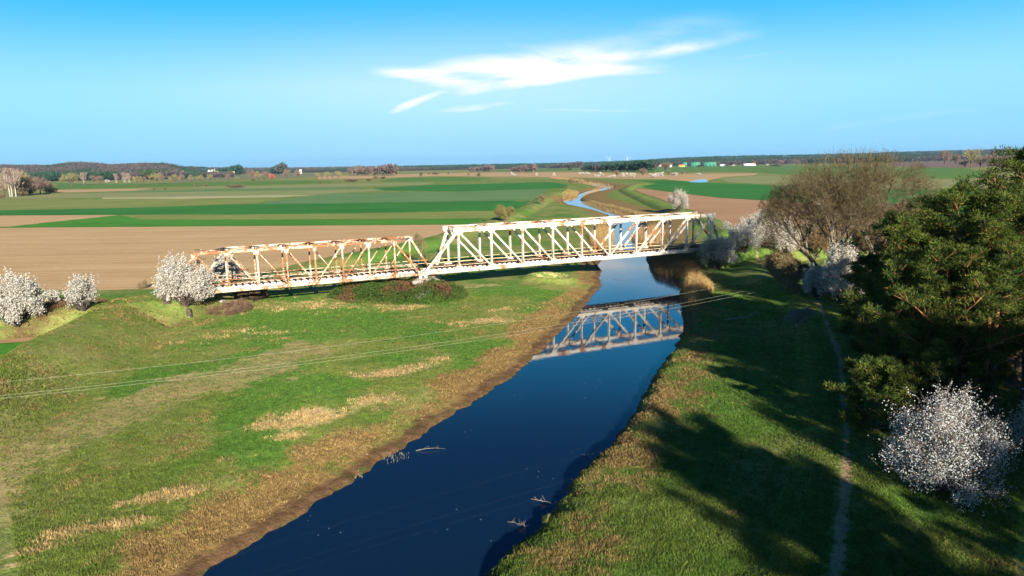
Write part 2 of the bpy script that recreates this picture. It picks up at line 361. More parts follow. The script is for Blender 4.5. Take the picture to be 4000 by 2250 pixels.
# ------------------------------------------------------------------ river, terrain
BASE = 1.6
left_bank = [(779, 2250), (866, 2197), (1018, 2099), (1143, 2028), (1247, 1952), (1388, 1871), (1470, 1811), (1595, 1735), (1725, 1642), (1804, 1599), (1877, 1553), (1924, 1517), (2033, 1450),
             (2065, 1409), (2114, 1371), (2196, 1284), (2245, 1240), (2288, 1186), (2326, 1137), (2350, 1116), (2337, 1085), (2347, 1058), (2335, 1040), (2345, 1015), (2385, 973), (2398, 923), (2396, 880),
             (2376, 840), (2321, 821), (2219, 799), (2197, 785), (2215, 777), (2252, 771), (2262, 758), (2300, 745), (2357, 735), (2300, 722), (2240, 711), (2180, 703), (2120, 697)]
right_bank = [(2120, 694.5), (2180, 699), (2250, 706), (2330, 717), (2400, 730), (2385, 741), (2330, 752), (2285, 764), (2270, 776), (2266, 782), (2304, 796), (2348, 812), (2403, 825), (2450, 841), (2500, 862),
              (2510, 885), (2470, 915), (2468, 945), (2520, 972), (2530, 1003), (2528, 1022), (2546, 1045), (2552, 1062), (2603, 1074), (2649, 1089), (2661, 1128), (2657, 1171), (2665, 1217), (2676, 1272), (2661, 1322), (2641, 1365),
              (2610, 1396), (2576, 1446), (2541, 1485), (2529, 1524), (2509, 1565), (2476, 1620), (2438, 1679), (2373, 1755), (2308, 1821), (2248, 1880), (2204, 1951), (2161, 2005), (2090, 2076), (2009, 2147), (1916, 2234)]
LB = atm(left_bank); RB = atm(right_bank)
RIVER = np.concatenate([[(-24, -14), (-25, 10), (-22.5, 25)], LB, RB, [(-4.5, 22), (-7, 8), (-6, -14), (-10, -120), (-30, -120)]])
LBX = np.concatenate([[(-24, -14), (-25, 10), (-22.5, 25)], LB])
BH = .4328; BC, BS = math.cos(BH), math.sin(BH)          # bridge heading
BO = np.array([-14.70, 114.95])                          # near pier end of the long span
def bp(s, t=0.): return (BO[0]+s*BC-t*BS, BO[1]+s*BS+t*BC)  # s along, t across the bridge
dike_pts = atm([(0, 1405), (93, 1374), (186, 1322), (310, 1265), (466, 1180), (600, 1150)], 4.3)
DIKE_L = [(-38, -60), (-44, 10), (-50, 45)]+[tuple(p) for p in dike_pts]+[bp(-42, 2)]
DIKE_F = [bp(-42, 2)]+[tuple(p) for p in atm([(1060, 1065), (1247, 1016), (1344, 997), (1480, 971), (1650, 938), (1800, 898), (1935, 855), (2030, 818), (2100, 785), (2150, 757), (2205, 740)], 3.4)]
EMB_L = [bp(-39.5, 2.6), bp(-70, 2.6), bp(-130, 2.6)]
EMB_R = [bp(67.5, 2.6), bp(100, 2.6), bp(200, 2.6)]
DIKE_R = [tuple(p) for p in atm([(2860, 900), (2760, 850), (2650, 823), (2560, 790), (2480, 757), (2440, 740), (2470, 722), (2520, 714)], 2.9)]
PATH = [tuple(p) for p in atm([(3210, 2330), (3265, 2250), (3290, 2050), (3305, 1900), (3308, 1700), (3300, 1560), (3285, 1400), (3240, 1290), (3200, 1190), (3130, 1130), (3060, 1105), (2985, 1060), (2950, 1010), (2900, 975)], 2.3)]
MUD_PATCH = [(2155, 1090)]
def ellip(x, y, px, py, rx, ry, ang=0., z=1.8):
    """soft ellipse centred on the ground point under pixel; radii in metres"""
    cx, cy = at(px, py, z); c, s = math.cos(ang), math.sin(ang); u = (x-cx)*c+(y-cy)*s; v = -(x-cx)*s+(y-cy)*c
    return np.clip(1.25-np.sqrt((u/rx)**2+(v/ry)**2), 0, 1)
ridge_px = [(-400, 640), (0, 643), (190, 645), (258, 635), (312, 633), (380, 637), (435, 643), (543, 638), (638, 637), (700, 646), (836, 654), (945, 655), (1216, 653), (1500, 649), (1700, 645), (1900, 641), (2287, 634), (2459, 627),
            (2664, 615), (2832, 609), (3100, 604), (3300, 600), (3466, 594.5), (3659, 589), (3935, 582), (4300, 578)]
_rr = [ray(x, y) for x, y in ridge_px]; RID_A = np.array([d[0]/d[1] for d in _rr]); RID_T = np.array([d[2]/d[1] for d in _rr])
def hills(x, y):
    yy = np.maximum(y, 500.); a = x/yy; tan_ = np.interp(a, RID_A, RID_T)
    near = 1-sstep(-.50, -.40, a)
    Yr = 5200-1900*near; Y0 = 3900-1500*near
    top = CAM_H+tan_*Yr-16-BASE
    wob = 1+.12*(fbm(x, y, 400, 5, 3)-.5)
    return np.maximum(top, 0)*wob*sstep(0, 1, (y-Y0)/(Yr-Y0))
def smax(a, b, k=.9):
    h = np.clip(.5+.5*(a-b)/k, 0, 1); return b*(1-h)+a*h+k*h*(1-h)*.5
def ridge(x, y, P, crest, w0, w1, base):
    d, par, sd_ = line_d(P, x, y)
    if isinstance(w1, tuple): w1 = np.where(sd_ > 0, w1[0], w1[1])
    cr = crest if np.isscalar(crest) else np.interp(par, np.arange(len(crest)), crest)
    return base+(cr-base)*(1-sstep(w0, w0+w1, d))
def height(x, y):
    x = np.asarray(x, float); y = np.asarray(y, float)
    z = np.full(x.shape, BASE)
    m = (y < 900) & (y > -200) & (np.abs(x) < 330)
    if not m.any(): return z+hills(x, y)
    xs, ys = x[m], y[m]
    d = poly_sd(RIVER, xs, ys); dl, _, side = line_d(LBX, xs, ys)
    leftside = side > 0
    w = fbm(xs, ys, 3., 3, 3)
    d = d+(fbm(xs, ys, 1.5, 4, 2)-.5)*.9*(ys < 170)
    dd = d+(w-.5)*1.2*np.clip(d/2, 0, 1)
    zl = np.interp(dd, [-4, -.5, 0, 1.6, 4.5, 9, 14], [-1.6, -.35, -.02, .55, 1.0, 1.45, BASE])
    zr = np.interp(dd, [-4, -.5, 0, .7, 2.0, 7, 14], [-1.6, -.5, -.02, .75, 1.15, 1.6, BASE+.25])
    zr = np.where(ys > 150, np.minimum(zr, BASE), zr); zz = np.where(leftside, zl, zr)
    und = (fbm(xs, ys, 9, 11)-.5)*.35*sstep(2, 10, d)*(1-sstep(20, 45, d)) + (fbm(xs, ys, 1.6, 12, 3)-.5)*.16*sstep(1, 4, d)*(1-sstep(25, 60, d))
    zz = zz+und
    zz = smax(zz, ridge(xs, ys, DIKE_L, 4.3+(fbm(xs, ys, 6, 21)-.5)*.5, 1.2, (5.5, 13), 0.)*(1))
    zz = smax(zz, ridge(xs, ys, EMB_L, [4.5, 4.4, 4.0], 1.8, 6.5, 0.)+(fbm(xs, ys, 4, 22)-.5)*.4*(ys > 0))
    zz = smax(zz, ridge(xs, ys, DIKE_F, [4.2]+[3.4]*5+[3.2]*6, 1.2, 10, 0.))
    zz = np.maximum(zz, ridge(xs, ys, EMB_R, 4.5, 3.0, 9, 0.))
    zz = np.maximum(zz, ridge(xs, ys, DIKE_R, [3.0]*8, 1.2, 9, 0.))
    zz = np.maximum(zz, ridge(xs, ys, PATH, [2.2, 2.2, 2.2, 2.2, 2.2, 2.2, 2.3, 2.4, 2.5, 2.6, 2.8, 3.0, 3.3, 4.3], 1.5, 9, 0.))
    rb = (xs > 5) & ~leftside                              # ground climbs a little towards the pine wood
    zz = np.where(rb, zz+1.0*sstep(6, 40, xs-(20+ys*.30))*(1-sstep(105, 135, ys)), zz)
    cx, cy = at(2150, 1088, 1.6); q = np.hypot((xs-cx)/4.0, (ys-cy)/3.2); zz = zz+.9*np.exp(-((q-1)/.35)**2)-.4*np.exp(-(q/.6)**2)
    zz = np.where(d < 0, np.minimum(zz, -.02+np.clip(d, -4, 0)*.4), zz)
    z[m] = zz
    return z+hills(x, y)
def hz(x, y): return float(height(np.array([x]), np.array([y]))[0])
_YS = np.geomspace(22, 12000, 900)
def place(px, py, z=2.):
    """ground point seen at a pixel of the 4000-wide frame (first hit of the line of sight)"""
    d = ray(px, py); X = d[0]/d[1]*_YS; Zr = CAM_H+d[2]/d[1]*_YS; Hh = height(X, _YS); k = np.argmax(Zr < Hh)
    if not (Zr < Hh).any(): k = len(_YS)-1
    k = max(k, 1); a = Zr[k-1]-Hh[k-1]; b = Zr[k]-Hh[k]; t = a/(a-b) if a != b else 1; y = _YS[k-1]+(_YS[k]-_YS[k-1])*t; x = d[0]/d[1]*y
    return x, y, hz(x, y)

def axis(lo, hi, step, far_lo, far_hi, grow=1.07, growf=1.012):
    a = list(np.arange(lo, hi, step)); s = step; v = a[-1]
    while v < far_hi: s *= growf; v += s; a.append(v)
    s = step; v = lo; pre = []
    while v > far_lo: s *= grow; v -= s; pre.append(v)
    return np.array(pre[::-1]+a)
def build_ground():
    ax = axis(-95, 95, .5, -9000, 9000, 1.05, 1.05); ay = axis(18, 175, .42, -300, 13000, 1.08, 1.011)
    X, Y = np.meshgrid(ax, ay); sh = X.shape; X = X.ravel(); Y = Y.ravel(); Z = height(X, Y)
    nx, ny = sh[1], sh[0]; i = np.arange(nx-1)[None]+(np.arange(ny-1)*nx)[:, None]
    Fq = np.stack([i, i+1, i+1+nx, i+nx], axis=-1).reshape(-1, 4)
    near = (Y < 1100) & (np.abs(X) < 400) & (Y > -200)
    A = {k: np.zeros(len(X)) for k in ('dry', 'mud', 'lush', 'dirt', 'straw', 'litter', 'path')}
    x, y = X[near], Y[near]; d = poly_sd(RIVER, x, y); _, _, side = line_d(LBX, x, y); left = side > 0
    n = fbm(x, y, 7, 31); n2 = fbm(x, y, 2.2, 41, 3); n3 = fbm(x, y, 18, 51)
    upstream = sstep(150, 190, y)
    mud = np.where(left, 1-sstep(.7, 2.4, d+(n2-.5)*2.0), 1-sstep(.3, 1.3, d+(n2-.5)*1))*.62
    band = np.where(left, (1-sstep(3.6+5*(n-.5), 6.8+6*(n-.5), d)), sstep(.2, 1.2, d)*(1-sstep(3.5+7*(n-.5), 8.0+7*(n-.5), d))*(.55+.9*(n2-.35)))
    dry = np.where(left, band*.58+.13, band*.62+.0)+.5*(n3-.5)+.5*(n-.5)+.3*(n2-.5)
    dry = np.where(upstream > 0, np.maximum(dry, upstream*np.where(left, .62*(1-sstep(5, 14, d+(n3-.5)*14))+.9*(n3-.5), .62*(1-sstep(14, 24, d+(n3-.5)*12)))), dry)
    dl, _, _ = line_d(DIKE_L, x, y); dry = np.maximum(dry, (.33+.5*(n-.5))*(1-sstep(10, 16, dl)))
    dirt = np.zeros_like(x); straw = np.zeros_like(x); lush = np.zeros_like(x)
    foot = line_d([(-34, 25)]+[tuple(at(a, b, 1.7)) for a, b in ((0, 1800), (350, 1640), (700, 1530), (1000, 1440), (1150, 1350))], x, y)[0]
    dirt = np.maximum(dirt, .66*(1-sstep(1.6, 7.2, foot+(n2-.5)*7+(n-.5)*6)))
    for (px, py, rx, ry, an, v) in ((1280, 1605, 6.0, 2.4, .62, .74), (1460, 1535, 4.5, 2.0, .5, .66), (1560, 1430, 6, 1.9, .6, .72), (1700, 1390, 3, 1.0, .5, .6), (1880, 1245, 5.5, 2.4, .5, .72), (2000, 1195, 4, 1.6, .3, .5),
                                    (1120, 1680, 3, .9, .5, .55), (600, 1925, 3.0, .8, .5, .66), (350, 2040, 3.6, 1.0, .5, .66), (150, 2120, 4.0, .8, .5, .55), (50, 2180, 3, .7, .5, .6), (800, 1790, 2.2, .5, .5, .4), (1350, 1840, 2, 1., .4, .3),
                                    (2170, 1075, 5, 4, 0, .55), (1850, 1115, 5, 4, .1, .65), (1500, 1192, 12, 3, .05, .55), (1180, 1190, 13, 6, .1, .5), (880, 1300, 9, 5, .3, .42), (1050, 1150, 8, 4, .3, .45)):
        straw = np.maximum(straw, v*np.clip(ellip(x, y, px, py, rx*1.2, ry*1.2, an)*1.05+(n2-.5)*1.3+(n-.5)*.8, 0, 1)*(ellip(x, y, px, py, rx*1.3, ry*1.3, an) > .03))
    lush = .15+.95*sstep(.44, .62, fbm(x, y, 9, 61)); lush = np.where(left & (dl > 12), lush, lush*.35)
    lush = np.where(~left, .25+.6*sstep(.4, .6, fbm(x, y, 8, 62)), lush)
    straw = np.maximum(straw, upstream*.40*sstep(.5, .7, n3)*(1-sstep(14, 26, d)))
    de = line_d(EMB_L, x, y)[0]; dry = np.maximum(dry, (.30+.4*(n-.5))*(1-sstep(9, 17, de)))
    pn = line_d(PATH, x, y)[0]; path = 1-sstep(.0, 1., (pn+(n2-.5)*.4)/np.interp(y, [35, 60, 110], [.60, .48, .42]))
    lit = np.where(~left, .7*sstep(2, 9, x-(19+y*.33)+(n-.5)*6)*(1-sstep(100, 125, y)), 0)
    lit = np.maximum(lit, (.42+.9*(n-.5))*(1-sstep(6, 12, de))); lit = np.maximum(lit, np.where(~left, .45*sstep(.52, .6, fbm(x, y, 6, 72))*(1-sstep(8, 14, d)), 0))
    for k, v in (('dry', dry), ('mud', mud), ('lush', np.clip(lush, 0, 1)), ('dirt', dirt), ('straw', straw), ('litter', lit), ('path', path)): A[k][near] = v
    far = ~near; A['dry'][far] = .15+.5*(fbm(X[far], Y[far], 260, 81)-.35); A['straw'][far] = .0
    # far woods floor
    hl = hills(X, Y); A['litter'] = np.maximum(A['litter'], .7*sstep(.5, 4, hl))
    global GRID; GRID = (ax, ay, A)
    o = mk('ground', np.stack([X, Y, Z], 1), Fq, M['ground'], smooth=True, attrs=A); tag(o, kind='structure')
    w = mk('river_water', [(-420, -200, 0), (520, -200, 0), (520, 1400, 0), (-420, 1400, 0)], np.array([[0, 1, 2, 3]]), M['water']); tag(w, kind='structure')
build_ground()

# fields: flat sheets on the plain
def tess(P, z, maxe=25.):
    from mathutils.geometry import tessellate_polygon
    t = tessellate_polygon([[Vector((p[0], p[1], 0)) for p in P]])
    return [(p[0], p[1], z) for p in P], np.array([list(f) for f in t])
def ragged(P, amp):
    out = []
    for i in range(len(P)):
        a = np.array(P[i]); b = np.array(P[(i+1) % len(P)]); L = np.linalg.norm(b-a); n = int(np.clip(L/max(3, amp*4), 1, 60)); nr = np.array([-(b-a)[1], (b-a)[0]])/max(L, 1e-6)
        for k in range(n):
            q = a+(b-a)*k/n
            if k: q = q+nr*random.uniform(-amp, amp)
            out.append((q[0], q[1]))
    return out
fields = [  # pixels of the 4000-wide frame, on the plain
    ('tan', [(-900, 1160), (-300, 1150), (0, 1137), (300, 1133), (600, 1128), (850, 1098), (1000, 1068), (1150, 1036), (1344, 992), (1480, 966), (1650, 933), (1740, 907), (1816, 877), (1400, 880), (0, 890), (-500, 893), (-900, 895)]),
    ('tan', [(-500, 842), (0, 842), (467, 839.5), (250, 862), (38, 885), (0, 888), (-500, 892)]),
    ('green', [(-200, 889), (38, 885), (250, 862), (467, 840), (560, 857), (1400, 857), (1905, 853), (1836, 874), (1400, 879), (0, 889)]),
    ('olive', [(467, 839), (950, 838), (1400, 833), (2010, 823), (1905, 853), (1400, 856.5), (560, 856.5)]),
    ('green2', [(-500, 824), (0, 822), (500, 812), (760, 803), (978, 797), (1400, 793), (2070, 783), (2040, 820), (1400, 832.5), (950, 837.5), (467, 838.5), (0, 841.5), (-500, 842)]),
    ('grey', [(1000, 796.5), (1240, 761), (1400, 753), (1800, 748), (2140, 737), (2120, 765), (2072, 782.5), (1400, 792.5)]),
    ('pale', [(400, 772), (900, 764.5), (1250, 760), (1100, 770), (700, 777), (400, 777)]),
    ('olive', [(-500, 780), (0, 780.5), (400, 777.5), (700, 777.5), (1090, 771), (1000, 796), (760, 802.5), (500, 811.5), (0, 821.5), (-500, 823)]),
    ('olive2', [(-500, 762), (0, 764), (230, 758), (560, 752), (1100, 744), (1500, 738), (1560, 741), (1255, 759), (900, 764), (400, 771.5), (0, 779.5), (-500, 779)]),
    ('grey', [(300, 752), (600, 744), (950, 738), (1400, 730), (1440, 736), (1100, 743.5), (560, 751.5)]),
    ('green2', [(1450, 735), (1700, 722), (1900, 718), (2150, 711), (2232, 724), (2190, 733), (2140, 736.5), (1800, 747.5), (1500, 744)]),
    ('straw', [(230, 741), (450, 738), (600, 736.5), (520, 745), (300, 751), (200, 750)]),
    ('meadow', [(180, 712), (350, 719), (600, 716), (900, 709), (1220, 704), (1340, 708), (1250, 716), (700, 729), (360, 737), (215, 741)]),
    ('olive2', [(600, 736), (900, 728), (1400, 716), (1700, 712), (1650, 722), (1400, 729), (950, 737)]),
    ('meadow', [(1470, 706), (1560, 694), (1780, 690), (1930, 695), (1900, 702), (1760, 708), (1500, 710)]),
    ('straw', [(1240, 690), (1500, 683), (1760, 676), (2000, 672), (2300, 674), (2640, 684), (2720, 694), (2640, 700), (2450, 699), (2250, 693), (1950, 690), (1700, 688), (1430, 697), (1240, 700)]),
    ('dull', [(700, 672), (1000, 664.6), (1300, 663.5), (1400, 671), (1300, 685), (1150, 694), (900, 704), (690, 712), (620, 700)]),
    ('meadow', [(1800, 656), (2060, 651), (2270, 650), (2280, 664), (2100, 670), (1900, 669)]),
    ('meadow', [(2380, 668), (2570, 652), (2700, 650), (3110, 646), (3300, 648), (3480, 652), (3780, 657), (3900, 690), (3770, 698), (3560, 696), (3330, 694), (3060, 682), (2950, 674), (2800, 670), (2600, 674)]),
    ('purple', [(3480, 632), (3690, 627), (3800, 627), (4100, 640), (3790, 654), (3600, 652.5), (3480, 651)]),
    ('straw', [(2600, 684), (2700, 679), (2960, 677), (2950, 684), (2830, 692), (2780, 702), (2740, 712.5), (2660, 711), (2610, 704)]),
    ('olive2', [(2800, 697), (2960, 686), (3060, 688), (3330, 697), (3560, 700), (3900, 704), (3850, 738), (3410, 738.5), (3017, 721.5), (2850, 713)]),
    ('green2', [(2445, 706), (2624, 703.5), (2800, 716), (3017, 723), (3410, 740), (3900, 742), (3950, 800), (3900, 870), (3300, 803), (3013, 784.5), (2800, 771), (2624, 750), (2545, 738), (2510, 728), (2570, 717), (2530, 710)]),
    ('brown', [(2475, 738), (2514, 739), (2624, 751), (2800, 772), (3013, 785.5), (3300, 804), (3700, 850), (3800, 930), (3300, 960), (3000, 945), (2860, 890), (2770, 843), (2704, 822), (2640, 803), (2580, 777), (2500, 753)]),
    ('brown', [(-500, 1300), (0, 1288), (150, 1283), (283, 1263), (190, 1330), (0, 1343), (-500, 1360)]),
    ('green', [(-500, 1361), (0, 1344), (190, 1331), (93, 1380), (0, 1412), (-500, 1500)])]
for i, (k, pts) in enumerate(fields):
    P = ragged(atm(pts, BASE+.05), .35 if i in (0, 24, 25) else 1.0)
    V, Fv = tess(P, BASE+.03+.004*i)
    tag(mk('field', V, Fv, FM[k]), kind='structure')
P = atm([(2688, 711), (2715, 704), (2737, 700), (2757, 698), (2766, 711), (2740, 713)], BASE+.2)
V, Fv = tess(ragged(P, .4), BASE+.2); tag(mk('pond_water', V, Fv, M['water']), kind='structure')
#PART2
# ------------------------------------------------------------------ the bridge
def bridge_span(name, origin, L, n, H, W, near0, near1, far0, far1, farshift, ch_b, ch_t, tw, mats, label, mid, big):
    """n panels of length L; trusses at y = 0 (near) and y = W (far); local x along the bridge"""
    steel, post_m, top_m = mats
    root = empty(name, (origin[0], origin[1], 4.96), BH); tag(root, label, 'bridge')
    for side, y in ((0, 0.), (1, W)):
        sh = side*farshift; e0, e1 = (near0, near1) if side == 0 else (far0, far1)
        def node(k): return sh+k*L
        bc = MB(); bc.ibeam((e0-.5, y, ch_b/2), (e1+.5, y, ch_b/2), tw+.12, ch_b, .06); bc.beam((e0-.5, y, ch_b-.02), (e1+.5, y, ch_b-.02), tw+.16, .05); bc.build('bottom_chord', steel, root)
        tc = MB(); a = node(1)-(.9 if big else .1); b = node(n-1)+(.9 if big else .1)
        tc.beam((a, y, H+ch_t/2), (b, y, H+ch_t/2), tw+.06, ch_t); tc.beam((a, y, H+ch_t+.02), (b, y, H+ch_t+.02), tw+.22, .05)
        if big: tc.beam((a, y, H+.02), (b, y, H+.02), tw+.2, .04)
        tc.build('top_chord', steel if big else post_m, root)
        # end posts
        for (x0, x1) in ((e0, node(1)), (e1, node(n-1))):
            ep = MB(); ep.ibeam((x0, y, ch_b*.6), (x1, y, H+ch_t*.4), tw+.04, .42 if big else .30, .05); ep.beam((x0, y, ch_b*.6), (x1, y, H+ch_t*.4), tw+.10, .06, ) ; ep.build('end_post', steel if big else post_m, root)
        for k in range(1, n):
            v = MB(); v.ibeam((node(k), y, ch_b-.05), (node(k), y, H+.1), tw, .30 if big else .22, .045)
            mm = steel if (big and (k*7+side*3) % 4) else post_m
            v.build('vertical_post', mm, root)
        for k in range(1, n-1):
            dgl = MB()
            p, q = ((node(k), H+.1), (node(k+1), ch_b-.05)) if k <= mid else ((node(k+1), H+.1), (node(k), ch_b-.05))
            if big: dgl.ibeam((p[0], y, p[1]), (q[0], y, q[1]), tw-.03, .30, .045)
            else:
                dgl.beam((p[0], y-.11, p[1]), (q[0], y-.11, q[1]), .05, .13); dgl.beam((p[0], y+.11, p[1]), (q[0], y+.11, q[1]), .05, .13)
                for t in np.linspace(.06, .94, 12):
                    c = (p[0]+(q[0]-p[0])*t, y, p[1]+(q[1]-p[1])*t); dgl.box((c[0]-.09, y-.10, c[2]-.03), (c[0]+.09, y+.10, c[2]+.03))
            dgl.build('diagonal_brace', steel if (big and k <= mid) else post_m, root)
        gs = .85 if big else .5
        for k in range(1, n):
            up = MB()
            x = node(k); w = gs*(.85 if k not in (1, n-1) else 1.15)
            for yy in (y-tw/2-.035, y+tw/2+.035):
                V = np.array([(x-w, yy, H+.12), (x+w, yy, H+.12), (x+w*.75, yy, H-.30), (x+.22, yy, H-.62), (x-.22, yy, H-.62), (x-w*.75, yy, H-.30)]); V2 = V+np.array([0, .025, 0])
                up.add(np.concatenate([V, V2]), [(i, (i+1) % 6, (i+1) % 6+6, i+6) for i in range(6)]+[(5, 4, 1, 0), (4, 3, 2, 1), (6, 7, 10, 11), (7, 8, 9, 10)])
            up.build('gusset_plate', steel, root)
            lo = MB()
            for yy in (y-tw/2-.09, y+tw/2+.065):
                V = np.array([(x-w*.9, yy, ch_b-.05), (x+w*.9, yy, ch_b-.05), (x+w*.8, yy, ch_b+.22), (x+.22, yy, ch_b+.55), (x-.22, yy, ch_b+.55), (x-w*.8, yy, ch_b+.22)]); V2 = V+np.array([0, .025, 0])
                lo.add(np.concatenate([V, V2]), [(i, (i+1) % 6, (i+1) % 6+6, i+6) for i in range(6)]+[(0, 1, 4, 5), (1, 2, 3, 4), (11, 10, 7, 6), (10, 9, 8, 7)])
            lo.build('gusset_plate', steel if (k*5+side) % 3 or not big else post_m, root)
        # handrails: two pipes fixed to the posts
        for z in (1.22, 1.85) if big else (1.25, 1.80):
            yi = y+(.30 if side == 0 else -.30); x0, x1 = max(e0, node(0)), min(e1, node(n))
            hr = MB(); V, Fq = tubes([(x0+.4, yi, z)], [(x1-.4, yi, z)], [.05], [.05], 6); hr.add(V, Fq)
            for k in range(1, n):
                hr.box((node(k)-.05, min(yi, y), z-.04), (node(k)+.05, max(yi, y), z+.04))
                hr.box((node(k)-.16, yi-.04, z-.13), (node(k)+.16, yi+.04, z+.13))
            hr.build('handrail', M['rail_paint'] if big else M['steel_mid'], root)
    lo_x, hi_x = max(near0, far0), min(near1, far1)
    xs0, xs1 = min(near0, far0), max(near1, far1)
    # floor: cross beams at the nodes, two stringers, sleepers, rails
    for k in range(0, n+1):
        x = k*L; fb = MB()
        x = min(max(x, near0+.2), near1-.2)
        xf = x if (far0 <= x <= far1) else (far0+.2 if x < far0 else far1-.2)
        if not big: x, xf = min(max(k*L, near0+.2), near1-.2), min(max(k*L, far0+.2), far1-.2)
        fb.ibeam((x, .15, .25), (xf, W-.15, .25), .22, .48, .04, side=(1, 0, 0)); fb.build('cross_beam', steel, root)
    for t in (.33, .67):
        s_ = MB(); off = (far0-near0)*t
        s_.ibeam((near0+off+.1, W*t, .36), (near1+(far1-near1)*t-.1, W*t, .36), .24, .60 if big else .52, .04); s_.build('stringer', M['steel'], root)
    ns = int((near1-near0-1.2)/(.96 if big else .98)); base = MB(); base.box((-.13, -1.62, 0), (.13, 1.62, .22))
    first = None
    for i in range(ns):
        x = near0+(far0-near0)*.5+.6+i*(.96 if big else .98)
        if first is None: o = base.build('sleeper', M['sleeper'], root); first = o
        else: o = first.copy(); col.objects.link(o); o.parent = root
        o.location = (x, W/2+random.uniform(-.05, .05), .665 if big else .625); o.rotation_euler = (0, 0, random.uniform(-.03, .03))
    for t in (-.72, .72):
        r_ = MB(); z = .895 if big else .855
        r_.box((near0+.3+(far0-near0)*.5, W/2+t-.035, z+.10), (near1-.3+(far1-near1)*.5, W/2+t+.035, z+.15)); r_.box((near0+.3+(far0-near0)*.5, W/2+t-.012, z+.01), (near1-.3+(far1-near1)*.5, W/2+t+.012, z+.10))
        r_.box((near0+.3+(far0-near0)*.5, W/2+t-.07, z-.008), (near1-.3+(far1-near1)*.5, W/2+t+.07, z+.01)); r_.build('rail', M['rail'], root)
    # lateral bracing between the top chords
    zt = H+ch_t-.10
    for k in range(1, n):
        kk = k; xn = kk*L; xf = kk*L
        if not big:
            xf = (k-1)*L+farshift; 
            if k-1 < 1: xf = farshift+L
        st = MB(); st.beam((xn, .2, zt), (xf, W-.2, zt), .16, .10, side=(1, 0, 0)); st.beam((xn, .2, zt-.28), (xf, W-.2, zt-.28), .05, .08, side=(1, 0, 0))
        for t in np.linspace(.08, .92, 9):
            c = np.array([xn+(xf-xn)*t, .2+(W-.4)*t]); c2 = np.array([xn+(xf-xn)*(t+.05), .2+(W-.4)*(t+.05)])
            st.beam((c[0], c[1], zt), (c2[0], c2[1], zt-.28), .03, .03, side=(1, 0, 0))
        st.build('top_strut', top_m, root)
    a_n, a_f = L, farshift+L; b_n, b_f = (n-1)*L, farshift+(n-1)*L
    st = MB(); st.beam((a_n, .15, H+.05), (a_f, W-.15, H+.05), .10, .5, side=(0, 0, 1)); st.build('portal_beam', steel if big else top_m, root)
    st = MB(); st.beam((b_n, .15, H+.05), (b_f, W-.15, H+.05), .10, .5, side=(0, 0, 1)); st.build('portal_beam', steel if big else top_m, root)
    for k in range(1, n-1):
        x0n, x1n = k*L, (k+1)*L; s0 = 0 if big else farshift-L
        for (p, q) in (((x0n, .15), (x1n+s0, W-.15)), ((x1n, .15), (x0n+s0, W-.15))):
            if not (far0+L*.9 <= q[0] <= far1): q = (q[0], q[1])
            br = MB(); br.beam((p[0], p[1], zt+(.05 if p[0] < q[0] else .0)), (q[0], q[1], zt+(.05 if p[0] < q[0] else .0)), .12, .09, side=(0, 0, 1)); br.build('lateral_brace', top_m, root)
    if big:                                                 # knee braces of the cross frames
        for k in range(2, n-1, 1):
            kb = MB()
            for y0, y1 in ((.15, 1.0), (W-.15, W-1.0)):
                kb.beam((k*L, y0, H-.75), (k*L, y1, H+.05), .08, .10, side=(1, 0, 0))
            kb.build('knee_brace', post_m, root)
    # bearings
    for (x, y) in ((near0, 0), (near1, 0), (far0, W), (far1, W)):
        be = MB(); be.box((x-.38, y-.30, -.12), (x+.38, y+.30, -.003)); be.box((x-.22, y-.25, -.36), (x+.22, y+.25, -.12)); be.box((x-.40, y-.34, -.47), (x+.40, y+.34, -.36)); be.build('bearing', steel, root)
    return root
L1 = 6.166; L0 = 4.294
bridge_span('truss_bridge_span', BO, L1, 11, 6.98, 5.45, 0., 10.45*L1, .62*L1, 11*L1, 0., .62, .68, .38,
            (M['steel'], M['steel_mid'], M['steel_top']), 'long white steel truss railway bridge span crossing the river', 5, True)
o2 = BO+np.array([-.88*BC, -.88*BS])
o2 = o2-np.array([9*L0*BC, 9*L0*BS])
bridge_span('truss_bridge_span', o2, L0, 9, 5.90, 5.8, 0., 9*L0, L0, 9*L0+3.5, L0, .34, .34, .30,
            (M['steel_mid'], M['steel_rusty'], M['steel_rusty']), 'shorter and lower truss bridge span flaking with rust over the grass on the left', 4, False)

def pier(name, s, lenx, label, z0, z1, skew, ext=(-1.6, 7.0)):
    """rounded wall pier with a wider cap, turned along the skew of the bearings"""
    root = empty(name, (*bp(s), 0.), BH); tag(root, label, 'bridge pier' if name == 'bridge_pier' else 'abutment')
    def stadium(hw, y0, y1, za, zb):
        P = []
        for i in range(9): a = math.pi*i/8; P.append((math.cos(a)*hw, y1+math.sin(a)*hw))
        for i in range(9): a = math.pi+math.pi*i/8; P.append((math.cos(a)*hw, y0+math.sin(a)*hw))
        n = len(P); V = [(x+skew*y, y, za) for x, y in P]+[(x+skew*y, y, zb) for x, y in P]
        return V, n
    for nm, hw, za, zb in (('shaft', lenx*.42, z0, z1-.45), ('cap', lenx*.55, z1-.45, z1)):
        V, n = stadium(hw, ext[0]+.8, ext[1]-.8, za, zb); mb = MB()
        mb.add(V, [(i, (i+1) % n, (i+1) % n+n, i+n) for i in range(n)]); me_ = mb
        o = mk(nm, np.concatenate(mb.V), [np.concatenate(mb.F), np.array([list(range(n-1, -1, -1))]), np.array([list(range(n, 2*n))])], M['concrete'], root)
    return root
pier('bridge_pier', -.35, 2.6, 'weathered concrete pier where the two bridge spans meet above the bramble thicket', .8, 4.49, .62, (-2.6, 7.4))
